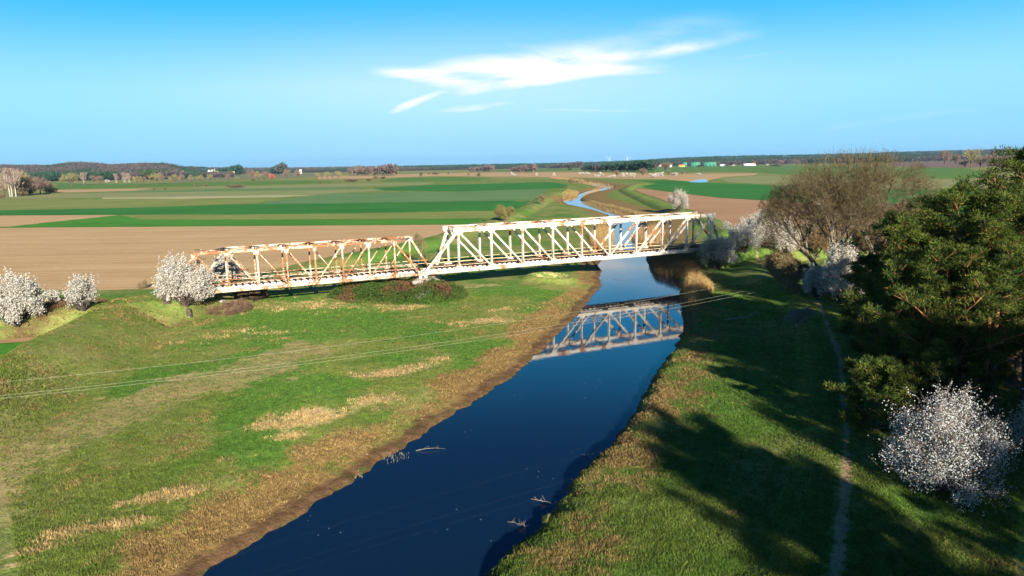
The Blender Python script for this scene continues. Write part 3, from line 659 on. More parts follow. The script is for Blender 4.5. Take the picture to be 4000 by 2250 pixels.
def abutment(s, label, d):
    root = empty('bridge_abutment', (*bp(s), 0.), BH); tag(root, label, 'abutment')
    b = MB(); b.box((0 if d > 0 else -1.1, -.5, 1.0), (2.0 if d > 0 else 0, 7.4, 4.49)); b.build('front_wall', M['bark_dark'], root)
    b = MB(); b.box((1.2 if d > 0 else -1.1, -.5, 4.494), (2.0 if d > 0 else -.6, 7.4, 5.4)); b.build('back_wall', M['bark_dark'], root)
abutment(-.88-9*L0+.5, 'concrete abutment at the left end of the rusty span behind the blossom bush', -1)
abutment(10.45*L1-.6, 'concrete abutment at the far right end of the long white span', 1)

# ------------------------------------------------------------------ trees
def skeleton(seed, H, stems, spread, levels, up=.25, trunk_r=.35, jitter=.28, first=.25, nchild=(3, 5), shrink=.62, droop=0., twig_r=.02):
    """recursive branches; returns segment arrays and twig-tip points with directions"""
    r = random.Random(seed); P0 = []; P1 = []; R0 = []; R1 = []; tips = []; tdir = []
    def grow(p, d, L, rad, lev):
        n = 4 if lev < levels-1 else 3; seg = L/n
        for i in range(n):
            d = d+Vector((r.gauss(0, jitter), r.gauss(0, jitter), r.gauss(0, jitter)))*(.5+.2*lev); d.z += (up if lev < 3 else up*.6)*.35-droop*(lev >= 2)*.3; d.normalize()
            q = p+d*seg; ra = rad*(1-.55*i/n); rb = rad*(1-.55*(i+1)/n)
            P0.append(p[:]); P1.append(q[:]); R0.append(max(ra, twig_r*.6)); R1.append(max(rb, twig_r*.5)); p = q
            if lev < levels and (i >= (1 if lev else int(n*first*2))):
                for _ in range(r.randint(*nchild) if i == n-1 else r.randint(1, 2)):
                    ax = Vector((r.gauss(0, 1), r.gauss(0, 1), r.gauss(0, .7))); ax -= d*ax.dot(d)
                    if ax.length < 1e-3: continue
                    ax.normalize(); a = r.uniform(.35, .95)
                    grow(p.copy(), (d*math.cos(a)+ax*math.sin(a)).normalized(), L*shrink*r.uniform(.7, 1.1), rb*.62, lev+1)
        if lev >= levels-1: tips.append(p[:]); tdir.append(d[:])
    for k in range(stems):
        a = 2*math.pi*k/stems+r.uniform(-.4, .4); t = spread*r.uniform(.5, 1.1) if stems > 1 else .05
        d = Vector((math.cos(a)*t, math.sin(a)*t, 1)).normalized()
        grow(Vector((math.cos(a)*.2*(stems > 1), math.sin(a)*.2*(stems > 1), -.3)), d, H*(.42 if stems == 1 else .5)*r.uniform(.85, 1.1), trunk_r*(1 if stems == 1 else .6), 0)
    return map(np.array, (P0, P1, R0, R1, tips, tdir))
def fit(P0, P1, tips, H, Rw):
    hmax = max(np.percentile(P1[:, 2], 99), .1); rr = np.percentile(np.hypot(P1[:, 0], P1[:, 1]), 96); s = np.array([Rw/rr, Rw/rr, H/hmax])
    return P0*s, P1*s, tips*s
def tree_obj(name, loc, label, cat, parts, group=None, rz=0.):
    root = empty(name, loc, rz); tag(root, label, cat, group)
    for nm, V, F, mt, cols in parts: mk(nm, V, F, mt, root, cols=cols)
    return root
def bare_tree(name, loc, label, H, Rw, seed=1, stems=1, levels=4, spread=.5, cat='tree', c1=(.15, .105, .065), c2=(.25, .20, .10), trunk_r=.35, twig=.03, extra=0, droop=0., bark='bark', group=None, up=.25, fuzz=1., tl=None, rz=0., nchild=(3, 5), dome=False, keep=1., shell=0):
    P0, P1, R0, R1, tips, td = skeleton(seed, H, stems, spread, levels, trunk_r=trunk_r, droop=droop, twig_r=twig, up=up, nchild=nchild)
    P0, P1, tips = fit(P0, P1, tips, H, Rw)
    if dome:                                            # an even, rounded crown outline
        def inside(P): return ((P[:, 0]/Rw)**2+(P[:, 1]/Rw)**2+((P[:, 2]-.42*H)/(.60*H))**2) < 1+.12*np.sin(P[:, 0]*1.7+P[:, 1]*2.3)
        k_ = inside(P1); P0, P1, R0, R1 = P0[k_], P1[k_], R0[k_], R1[k_]; k_ = inside(tips); tips, td = tips[k_], td[k_]
    r = np.random.default_rng(seed)
    if keep < 1: kk = r.random(len(tips)) < keep; tips, td = tips[kk], td[kk]; kk = (r.random(len(R0)) < keep) | (R0 > twig*1.15); P0, P1, R0, R1 = P0[kk], P1[kk], R0[kk], R1[kk]
    big = R0 > min(twig*1.9, R0.max()*.5); V, F = tubes(P0[big], P1[big], R0[big], R1[big], 6)
    n = len(tips); k = max(1, int(extra))
    C = np.repeat(tips, k, 0)-np.repeat(td, k, 0)*r.uniform(0, .8, (n*k, 1))*fuzz; D = np.repeat(td, k, 0)+r.normal(0, .55, (n*k, 3)); D[:, 2] += .15-droop
    l = (tl or H*.055)*r.uniform(.6, 1.3, n*k)
    Vt, Ft = cards(C, D, l, twig*1.7, r)
    if shell:                                           # fine end twigs that give the crown its rounded outline
        o_ = unit(r.normal(0, 1, (shell, 3))); o_[:, 2] = np.abs(o_[:, 2])*1.1-.25; o_ = unit(o_); q_ = .80+.17*r.random((shell, 1))
        C2 = np.array([0, 0, .44*H])+o_*q_*np.array([Rw, Rw, .56*H]); D2 = o_+r.normal(0, .35, o_.shape)+np.array([0, 0, .45]); V2, F2 = cards(C2, D2, 1.5*r.uniform(.6, 1.3, shell), .055, r)
        C = np.concatenate([C, C2]); Ft = np.concatenate([Ft, F2+len(Vt)]); Vt = np.concatenate([Vt, V2])
    ns = ~big; Vs, Fs = tubes(P0[ns], P1[ns], R0[ns], R1[ns], 3)
    cc = np.array(c1)+(np.array(c2)-np.array(c1))*r.random((len(C), 1)); ct = np.repeat(cc, 3, 0); cs = np.repeat(np.array(c1)+(np.array(c2)-np.array(c1))*r.random((len(Vs)//6, 1)), 6, 0)
    VV = np.concatenate([Vs, Vt]); FF = [Fs, Ft+len(Vs)]; CC = np.concatenate([cs, ct])
    return tree_obj(name, loc, label, cat, [('trunk', V, F, M[bark], None), ('crown', VV, FF, M['twig'], CC)], group, rz)

def bush_arrays(seed, n_cl, pet, per, dens_twig=1., c=(.80, .80, .74), size=.12, clump=.55, open_=.25):
    """unit blossom bush: radius 1, height 1 (scaled per object); petals in clusters on short twigs"""
    r = np.random.default_rng(seed)
    nb = 46; az = r.uniform(0, 2*math.pi, nb); el = np.arcsin(r.uniform(-.55, 1, nb)); rad = r.uniform(.62, 1., nb)
    cen = np.stack([np.cos(az)*np.cos(el)*rad*.78, np.sin(az)*np.cos(el)*rad*.78, .45+.46*np.sin(el)*rad*.95], 1)
    cen = np.concatenate([cen, np.stack([r.normal(0, .3, 10), r.normal(0, .3, 10), r.uniform(.3, .85, 10)], 1)])
    k = r.integers(0, len(cen), n_cl); off = r.normal(0, 1, (n_cl, 3)); off = unit(off)*(r.random((n_cl, 1))**.45)*np.array([.21, .21, .15])*r.uniform(.6, 1.3, (n_cl, 1))
    C = cen[k]+off; sp = r.random(n_cl) < .18; C[sp] = C[sp]*(1+.22*r.random((sp.sum(), 1))); C = C[C[:, 2] > .03]; return r, cen, C
def blossom_bush(name, loc, label, H, Rw, seed, n_cl=1500, per=6, size=.11, white=(.60, .58, .51), twig=(.12, .085, .06), group=None, cat='bush', share=None, grey=0., rz=None):
    r, cen, C = bush_arrays(seed, n_cl, 0, per)
    S = np.array([Rw, Rw, H]); C = C*S; base = np.array([0, 0, H*.12])
    # stems
    P0 = []; P1 = []; R0 = []; R1 = []
    for c in cen*S:
        p = np.array([r.normal(0, .12*Rw*.4), r.normal(0, .12*Rw*.4), -.2]); mid = p*.4+c*.5+r.normal(0, .05*H, 3); mid[2] = abs(mid[2])
        for a, b, ra, rb in ((p, mid, .07, .045), (mid, c, .045, .02)): P0.append(a); P1.append(b); R0.append(ra); R1.append(rb)
    V, F = tubes(P0, P1, R0, R1, 4)
    O = unit(C-base); D = unit(O+r.normal(0, .5, C.shape)+np.array([0, 0, .35])); l = .32*H/6*r.uniform(.7, 1.6, len(C))*1.6
    Vt, Ft = cards(C-D*l[:, None]*.6, D, l*1.5, .035*max(H/6, .6), r)
    n = len(C); Cp = np.repeat(C, per, 0)+np.repeat(D*l[:, None], per, 0)*r.uniform(-.7, .8, (n*per, 1))+r.normal(0, .09*H/6, (n*per, 3))
    Vp, Fp = cards(Cp, r.normal(0, 1, (n*per, 3)), size*r.uniform(.7, 1.3, n*per), size*.9, r, tri=False)
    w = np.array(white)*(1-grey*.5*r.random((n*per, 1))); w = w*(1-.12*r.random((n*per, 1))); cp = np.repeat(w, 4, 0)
    ct = np.repeat(np.array(twig)*(.7+.7*r.random((n, 1))), 3, 0)
    root = empty(name, loc, r.uniform(0, 6.28) if rz is None else rz); tag(root, label, cat, group)
    mk('trunk', V, F, M['bark_dark'], root); mk('twigs', Vt, Ft, M['twig'], root, cols=ct); mk('crown', Vp, Fp, M['petal'], root, cols=cp)
    return root

def pine_mesh(seed, H, crown0, Rw, n_br=34, lean=0., dens=1.):
    r = np.random.default_rng(seed); P0 = []; P1 = []; R0 = []; R1 = []; C = []
    tr = H*.014+.06; pts = [np.array([0, 0, -.4])]; d = np.array([lean, lean*.3, 1.])
    for i in range(9): pts.append(pts[-1]+unit(d+r.normal(0, .05, 3)*(1+i*.15))*(H*.96+.4)/9)
    for i in range(9): P0.append(pts[i]); P1.append(pts[i+1]); R0.append(tr*(1-.085*i)); R1.append(tr*(1-.085*(i+1)))
    def tp(t):
        f = t*9; i = min(int(f), 8); return pts[i]+(pts[i+1]-pts[i])*(f-i)
    for b in range(n_br):
        t = crown0+(1-crown0)*(b+.5)/n_br+r.uniform(-.02, .02); t = min(t, .985); u = (t-crown0)/(1-crown0)
        prof = (1-u)**.5*(.55+.9*min(u*2.4, 1))/1.25
        L = Rw*prof*r.uniform(.6, 1.2)+.8; az = b*2.4+r.uniform(-.5, .5); p = tp(t).copy(); d = np.array([math.cos(az), math.sin(az), .25+.8*u+r.uniform(-.15, .15)]); d = unit(d)
        n = 4; br = .035+.02*L*.6; q = p
        for i in range(n):
            d = unit(d+r.normal(0, .16, 3)+np.array([0, 0, .07])); q2 = q+d*L/n
            P0.append(q); P1.append(q2); R0.append(br*(1-i/n*.7)); R1.append(br*(1-(i+1)/n*.7))
            if i >= 1:
                for s_ in range(2 if i < n-1 else 3):
                    e = unit(d+unit(r.normal(0, 1, 3)*np.array([1, 1, .5]))*.9+np.array([0, 0, .2])); l2 = L*.26*r.uniform(.6, 1.2)+.25; q3 = q2+e*l2
                    P0.append(q2); P1.append(q3); R0.append(br*.35); R1.append(br*.15); C.append(q3)
                    if r.random() < .6: C.append(q2+e*l2*.55+r.normal(0, .2, 3))
            q = q2
        C.append(q)
    C.append(pts[-1]); C = np.array(C)
    per = int(84*dens); n = len(C); rad = .70*r.uniform(.6, 1.25, n)*(H/18)**.35
    O = r.normal(0, 1, (n*per, 3)); O[:, 2] = np.abs(O[:, 2])*.95-.30; O = unit(O); rr = np.repeat(rad, per)[:, None]
    Cc = np.repeat(C, per, 0)+O*rr*(r.random((n*per, 1))**.6)*np.array([1, 1, .85])*.85
    V, F = cards(Cc, O+r.normal(0, .45, O.shape)+np.array([0, 0, .35]), .24*r.uniform(.7, 1.4, n*per), .075, r)
    hue = np.repeat(r.random((n, 1)), per, 0); c = np.array([.026, .055, .012])*(1-hue)+np.array([.115, .145, .026])*hue; c = c*(.75+.5*r.random((n*per, 1)))
    dead = r.random((n*per, 1)) < .03; c = np.where(dead, np.array([.20, .11, .04]), c)
    Vt, Ft = tubes(P0, P1, R0, R1, 6)
    return (Vt, Ft), (V, F, np.repeat(c, 3, 0))
_pines = {}
def pine(loc, label, seed, H=18, crown0=.4, Rw=3.6, rz=0., scale=1., lean=0., n_br=34, name='pine_tree', group=None, dens=1.):
    key = (seed, H, crown0, Rw, lean, n_br)
    if key in _pines:
        root = copy_tree(_pines[key]); 
    else:
        (Vt, Ft), (V, F, c) = pine_mesh(seed, H, crown0, Rw, n_br, lean, dens); root = empty(name, loc)
        mk('trunk', Vt, Ft, M['pinebark'], root); mk('crown', V, F, M['needles'], root, cols=c); _pines[key] = root
    root.location = loc; root.rotation_euler = (0, 0, rz); root.scale = (scale,)*3; tag(root, label, 'tree', group); return root
def g(x, y): return (x, y, hz(x, y)-.05)
def gp(px, py, z=2.):
    x, y, z = place(px, py, z); return (x, y, z-.05)

# the pine wood on the right
PC = {1: (1, 21.5, .26, 5.6, 60), 2: (2, 17.2, .20, 5.4, 60), 3: (3, 14.2, .14, 4.8, 54), 4: (4, 12.5, .12, 5.0, 56), 5: (5, 11.5, .08, 3.0, 46), 6: (6, 19.0, .60, 3.8, 34), 8: (8, 3.9, .05, 2.3, 24), 9: (9, 8.5, .08, 3.4, 40)}
def pn(x, y, k, rz, sc_, label, group=None, lean=0.):
    c = PC[k]; pine(g(x, y), label, c[0], c[1], c[2], c[3], rz, sc_, lean, c[4], group=group)
pn(44.3, 56.5, 1, .3, .98, 'tallest pine at the right edge, its top above the horizon')
pn(38.3, 57.0, 2, 1.2, 1.02, 'broad pine below and left of the tallest one, pale green crown')
pn(34.4, 57.0, 3, 2.2, 1.08, 'leftmost broad-crowned pine overlooking the footpath bend')
pn(38.6, 53.0, 6, .8, .78, 'pine with orange trunk and low hanging branches in the middle of the wood')
pn(40.2, 76, 5, 4., .82, 'dark slender pine standing in shade beside the white blossom bush')
pn(40.0, 54.0, 6, 1.4, .92, 'leaning pine with bright orange upper trunk near the right frame edge')
pn(44.0, 72, 5, 1., 1.1, 'second dark pine behind the broad-crowned ones')
pn(28.3, 50.4, 8, .5, 1.12, 'small bushy young pine right beside the footpath')
pn(35.4, 54.0, 4, 2.8, 1.02, 'full-crowned pine at the front of the wood, branches almost to the ground')
pn(33.4, 54.5, 9, 3., .85, 'half-grown pine with low dark branches over the forest floor')
pn(37.0, 61.5, 9, 5., 1.1, 'bushy half-grown pine filling the wood edge below the leftmost crown')
pn(36.2, 65.0, 5, 2., .85, 'narrow pine in deep shade at the left edge of the wood')
pn(43.5, 63.5, 2, 4.2, .82, 'pine behind the tallest one filling the gap to its left')
pn(66, 84, 3, .4, 1.15, 'farthest pine of the wood, seen between the bare tree and the wood')
pn(70, 94, 5, 2.4, 1.4, 'small dark pine at the far edge of the wood')
pn(41.5, 61.0, 9, .4, 1.25, 'dense half-grown pine deep inside the wood behind the orange trunks')
pn(47.5, 62.0, 3, 5.1, .9, 'dense pine closing the wood behind the tallest one')
pn(38.8, 68.5, 9, 1.3, 1.0, 'low dark pine at the foot of the leftmost broad crown')
for i, (x, y, k, lab) in enumerate([(52, 50, 2, 'first'), (57, 60, 2, 'second'), (49, 40, 4, 'third'), (43.5, 31, 3, 'fourth'), (50, 29, 3, 'fifth'), (47.8, 5, 1, 'sixth'), (48, 18, 2, 'seventh'), (51, 8, 2, 'eighth'), (39.8, -19, 3, 'ninth'), (29.6, -7, 2, 'tenth'), (31.3, -4, 3, 'sixteenth'),
                                    (33.0, -6, 2, 'eleventh'), (63, 45, 2, 'twelfth'), (53, 1, 1, 'thirteenth'), (43.5, 14, 3, 'fourteenth'), (39.6, 2.5, 3, 'fifteenth')]):
    pn(x, y, k, i*1.3, 1.0+.04*(i % 3), 'out-of-frame pine shading the right bank, '+lab+' of its kind', 'pines out of frame')

# the great bare tree and the brown shrubs round it
bare_tree('bare_oak_tree', g(52.5, 105.5), 'huge spreading leafless tree with several stems behind the blossom bushes', 22.8, 13.8, 11, stems=6, levels=5, spread=.85, trunk_r=1.0, twig=.023, extra=1, fuzz=1.2, tl=.75, nchild=(3, 4), c1=(.07, .052, .030), c2=(.15, .12, .06), dome=True, keep=.62, shell=3600)
for i, (px, py, H, Rw, lab) in enumerate([(3070, 1130, 5.5, 4.2, 'olive-brown leafless shrub with drooping twigs left of the bright blossom bush'), (3180, 1010, 7, 5, 'brown leafless shrub under the left side of the great bare tree'),
                                     (3420, 1010, 8, 5.5, 'reddish-brown leafless thicket tree right of the great bare tree'), (3520, 950, 9, 5, 'leafless shrub between the great bare tree and the pines'), (3330, 900, 7, 7, 'wide brown shrub far behind the great bare tree')]):
    bare_tree('bare_shrub', gp(px, py, 2.5), lab, H, Rw, 30+i, stems=6, levels=4, spread=1.0, cat='shrub', trunk_r=.22, twig=.035, extra=5, droop=.25 if i == 0 else .05, c1=(.17, .125, .065) if i == 0 else (.14, .09, .05), c2=(.30, .24, .12) if i == 0 else (.26, .19, .09), tl=.9, fuzz=1.2)

# blossom bushes
BB = [  # px, py of the base, height, radius, seed, clusters, per, grey, label
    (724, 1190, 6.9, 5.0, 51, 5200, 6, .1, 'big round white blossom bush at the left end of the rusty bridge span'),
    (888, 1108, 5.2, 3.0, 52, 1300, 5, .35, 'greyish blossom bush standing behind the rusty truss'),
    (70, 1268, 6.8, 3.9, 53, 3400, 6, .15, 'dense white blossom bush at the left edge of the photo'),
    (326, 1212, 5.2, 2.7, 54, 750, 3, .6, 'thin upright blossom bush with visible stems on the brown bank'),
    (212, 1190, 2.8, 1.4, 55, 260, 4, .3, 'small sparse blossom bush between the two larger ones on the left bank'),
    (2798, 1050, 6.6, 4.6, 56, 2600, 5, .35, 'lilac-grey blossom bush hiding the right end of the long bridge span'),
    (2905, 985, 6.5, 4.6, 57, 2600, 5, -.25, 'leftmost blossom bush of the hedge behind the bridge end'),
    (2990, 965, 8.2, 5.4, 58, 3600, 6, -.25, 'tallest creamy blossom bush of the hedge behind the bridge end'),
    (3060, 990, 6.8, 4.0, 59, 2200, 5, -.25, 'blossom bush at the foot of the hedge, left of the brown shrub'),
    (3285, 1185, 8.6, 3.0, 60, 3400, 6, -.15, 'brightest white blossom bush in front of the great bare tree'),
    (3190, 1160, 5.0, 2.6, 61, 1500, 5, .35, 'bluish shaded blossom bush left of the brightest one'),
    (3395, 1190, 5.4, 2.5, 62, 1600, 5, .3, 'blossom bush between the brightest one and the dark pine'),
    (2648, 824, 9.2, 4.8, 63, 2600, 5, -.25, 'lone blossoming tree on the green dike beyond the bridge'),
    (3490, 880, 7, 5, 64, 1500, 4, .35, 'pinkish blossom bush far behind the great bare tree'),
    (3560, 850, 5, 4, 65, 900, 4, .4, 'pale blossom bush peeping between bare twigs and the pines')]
for px, py, H, Rw, sd, n, per, grey, lab in BB:
    blossom_bush('blossom_bush', gp(px, py, 2.5), lab, H, Rw, sd, n, per+2, .125, grey=grey)
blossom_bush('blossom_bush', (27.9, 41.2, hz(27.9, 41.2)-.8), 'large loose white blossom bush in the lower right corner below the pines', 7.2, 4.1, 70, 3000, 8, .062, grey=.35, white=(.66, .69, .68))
blossom_bush('blossom_bush', g(37.5, 46.5), 'pale blossom bush cut by the right frame edge', 4.5, 2.2, 71, 700, 6, .095, grey=.3)

# scattered nearer shrubs and small trees
bare_tree('olive_shrub', gp(1970, 868, 3), 'round olive-brown shrub on the dike just above the long span', 5.4, 4.4, 81, stems=7, levels=4, spread=1., cat='shrub', trunk_r=.15, twig=.035, extra=5, c1=(.13, .12, .045), c2=(.22, .20, .08), tl=.8)
bare_tree('small_tree', gp(2128, 806, 3), 'small leaning leafless tree on the green dike left of the river bend', 6.0, 3.0, 82, stems=1, levels=4, trunk_r=.22, twig=.04, extra=4)
bare_tree('small_tree', gp(2222, 735, 3), 'small tree on the dike top where the far river loops left', 8.5, 4.5, 83, stems=1, levels=4, trunk_r=.3, twig=.06, extra=4)
bare_tree('bare_sapling', gp(1722, 1112, 1.7), 'green-grey sapling growing in front of the bridge pier', 6.2, 2.4, 84, stems=3, levels=3, spread=.5, trunk_r=.12, twig=.03, extra=3, c1=(.12, .13, .05), c2=(.2, .2, .09))
bare_tree('bare_sapling', gp(1638, 1040, 1.7), 'thin bare sapling seen between the two spans', 7.5, 1.8, 85, stems=2, levels=3, spread=.25, trunk_r=.09, twig=.025, extra=2)
bare_tree('bare_shrub', gp(990, 1180, 2), 'small dark bare shrub under the left end of the rusty span', 2.6, 2.6, 86, stems=6, levels=3, spread=1.2, cat='shrub', trunk_r=.06, twig=.025, extra=5, c1=(.08, .06, .04), c2=(.13, .10, .06), tl=.5)
bare_tree('bare_shrub', gp(900, 1215, 2), 'low tangle of brown twigs below the big round blossom bush', 1.4, 3.6, 87, stems=8, levels=3, spread=2.2, cat='shrub', trunk_r=.06, twig=.02, extra=5, c1=(.12, .075, .05), c2=(.18, .12, .08), tl=.5)
bare_tree('bare_shrub', gp(560, 1128, 2), 'tiny dark shrub at the edge of the tan field', 1.6, .9, 88, stems=5, levels=3, spread=.8, cat='shrub', trunk_r=.04, twig=.02, extra=4, tl=.3)
bare_tree('bare_sapling', gp(3113, 1300, 2), 'pale twiggy sapling standing in the pine shade left of the path', 3.2, 1.8, 89, stems=4, levels=3, spread=.7, trunk_r=.05, twig=.02, extra=3, c1=(.2, .18, .15), c2=(.3, .28, .24), tl=.4)
# ------------------------------------------------------------------ reeds, bramble, grass (nobody could count them)
def in_poly_points(P, n, r):
    P = np.asarray(P); lo, hi = P.min(0), P.max(0); X = r.uniform(lo[0], hi[0], n*3); Y = r.uniform(lo[1], hi[1], n*3); s = poly_sd(P, X, Y) < 0
    return X[s][:n], Y[s][:n]
def reeds(name, label, pts, n, h, c1, c2, seed, z=.4, w=.05, plume=True):
    r = np.random.default_rng(seed); P = atm(pts, z); X, Y = in_poly_points(P, n, r); e = -poly_sd(P, X, Y)
    Z = np.maximum(height(X, Y), -.1); hh = h*r.uniform(.65, 1.1, len(X))*(.55+.45*np.clip(e/1.2, 0, 1))*(.8+.4*fbm(X, Y, 1.5, seed))
    C = np.stack([X, Y, Z], 1); D = r.normal(0, .09, (len(X), 3)); D[:, 2] = 1
    V, F = cards(C, D, hh, w*r.uniform(.7, 1.3, len(X)), r)
    t = r.random((len(X), 1)); c = np.array(c1)*(1-t)+np.array(c2)*t; cc = np.repeat(c, 3, 0)
    if plume:
        k = r.random(len(X)) < .5; V2, F2 = cards(C[k]+D[k]*hh[k, None]*.8, D[k]+r.normal(0, .25, (k.sum(), 3)), .28, .07, r); F2 = F2+len(V)
        V = np.concatenate([V, V2]); F = np.concatenate([F, F2]); cc = np.concatenate([cc, np.repeat(c[k]*1.1, 3, 0)])
    o = mk(name, V, F, M['leaf'], cols=cc); tag(o, label, None, None, 'stuff'); return o
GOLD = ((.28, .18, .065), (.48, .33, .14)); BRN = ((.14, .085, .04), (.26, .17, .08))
reeds('reed_bed', 'bright golden reeds on the right bank below the bridge', [(2672, 1110), (2700, 1095), (2760, 1120), (2790, 1150), (2770, 1185), (2720, 1205), (2685, 1200), (2672, 1160)], 2600, 2.5, *GOLD, 91, .8)
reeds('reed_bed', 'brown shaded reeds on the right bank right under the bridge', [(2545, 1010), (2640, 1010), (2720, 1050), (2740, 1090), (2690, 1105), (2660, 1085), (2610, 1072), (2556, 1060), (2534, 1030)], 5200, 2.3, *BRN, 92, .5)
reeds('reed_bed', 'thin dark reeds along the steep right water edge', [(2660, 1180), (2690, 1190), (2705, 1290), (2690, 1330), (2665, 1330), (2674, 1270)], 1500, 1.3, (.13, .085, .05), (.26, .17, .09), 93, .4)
reeds('reed_bed', 'tall golden reeds seen through the middle of the long span', [(2300, 935), (2330, 905), (2395, 900), (2402, 925), (2395, 960), (2350, 985), (2310, 965)], 2200, 3.0, *GOLD, 94, .5)
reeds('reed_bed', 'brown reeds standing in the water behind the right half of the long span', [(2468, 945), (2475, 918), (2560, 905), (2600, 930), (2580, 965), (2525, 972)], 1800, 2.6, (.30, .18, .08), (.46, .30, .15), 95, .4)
reeds('reed_bed', 'golden reeds at the sharp river bend left of the blossoming tree', [(2200, 783), (2195, 765), (2225, 750), (2262, 752), (2255, 772), (2215, 779)], 1100, 1.7, *GOLD, 96, .5, .12)
reeds('reed_bed', 'long golden reed strip between the two far river loops', [(2270, 770), (2280, 755), (2330, 735), (2352, 733), (2350, 742), (2300, 762), (2275, 777)], 1500, 2.0, *GOLD, 97, .5, .12)
reeds('reed_bed', 'dark brown reeds along the outer side of the upstream river bend', [(2268, 785), (2310, 788), (2360, 803), (2420, 815), (2500, 838), (2560, 850), (2500, 862), (2440, 838), (2348, 812), (2300, 796)], 4000, 1.6, (.20, .14, .06), (.34, .25, .12), 98, .8, .1)
reeds('reed_bed', 'brown reeds along the farthest river loop', [(2140, 697), (2180, 697), (2280, 708), (2380, 722), (2402, 730), (2385, 733), (2330, 722), (2250, 711), (2170, 702)], 1600, 3.2, (.22, .15, .08), (.40, .28, .14), 99, .8, .3)
reeds('dry_scrub', 'brown dry weeds between the blossom bushes on the left bank', [(0, 1270), (60, 1180), (150, 1160), (420, 1150), (400, 1190), (330, 1235), (200, 1262), (90, 1275)], 15000, .95, (.12, .072, .036), (.24, .155, .08), 100, 2.6, .06, False)
reeds('dry_scrub', 'sunken reed stubble standing in the water by the left bank', [(1490, 1795), (1520, 1775), (1605, 1770), (1600, 1790), (1510, 1815)], 60, .55, (.30, .30, .18), (.5, .48, .32), 101, 0, .035, False)
reeds('dry_scrub', 'small tuft of stubble at the left waterline', [(1385, 1868), (1400, 1852), (1425, 1850), (1415, 1870)], 26, .5, (.30, .28, .16), (.5, .46, .3), 102, 0, .035, False)
reeds('grass_tussock', 'yellow-green grass tussock at the right waterline near the bottom', [(2118, 2060), (2118, 2030), (2140, 2025), (2150, 2050), (2135, 2070)], 260, .75, (.20, .24, .06), (.36, .36, .12), 103, .3, .04, False)

_rb = [p for p in right_bank if p[1] > 1270]
reeds('dry_scrub', 'brown grass hanging over the steep right water edge', [(x-6, y+1) for x, y in _rb]+[(x+14, y+2) for x, y in _rb[::-1]], 3600, .45, (.10, .08, .03), (.26, .20, .09), 104, .4, .035, False)
def thicket():
    r = np.random.default_rng(5); P = atm([(1275, 1158), (1380, 1128), (1520, 1118), (1660, 1122), (1790, 1138), (1835, 1152), (1800, 1170), (1660, 1186), (1500, 1186), (1360, 1178)], 1.9)
    X, Y = in_poly_points(P, 30000, r); e = -poly_sd(P, X, Y); top = 2.2*(1-np.exp(-e/.9))*(.45+1.1*fbm(X, Y, 2.2, 5))+.15
    Z = BASE+.1+top*r.random(len(X))**.25
    D = r.normal(0, 1, (len(X), 3)); D[:, 2] = np.abs(D[:, 2])+.4
    V, F = cards(np.stack([X, Y, Z], 1), D, .20*r.uniform(.6, 1.3, len(X)), .15, r)
    red = np.clip((fbm(X, Y, 3.2, 8)-.50)*7+r.normal(0, .35, len(X)), 0, 1)[:, None]; c = (np.array([.055, .10, .022])*(1-red)+np.array([.14, .075, .04])*red)*(.6+.8*r.random((len(X), 1)))
    o = mk('bramble_thicket', V, F, M['leaf'], cols=np.repeat(c, 3, 0)); tag(o, 'low dark green and reddish bramble thicket in front of the bridge pier', 'thicket')
thicket()

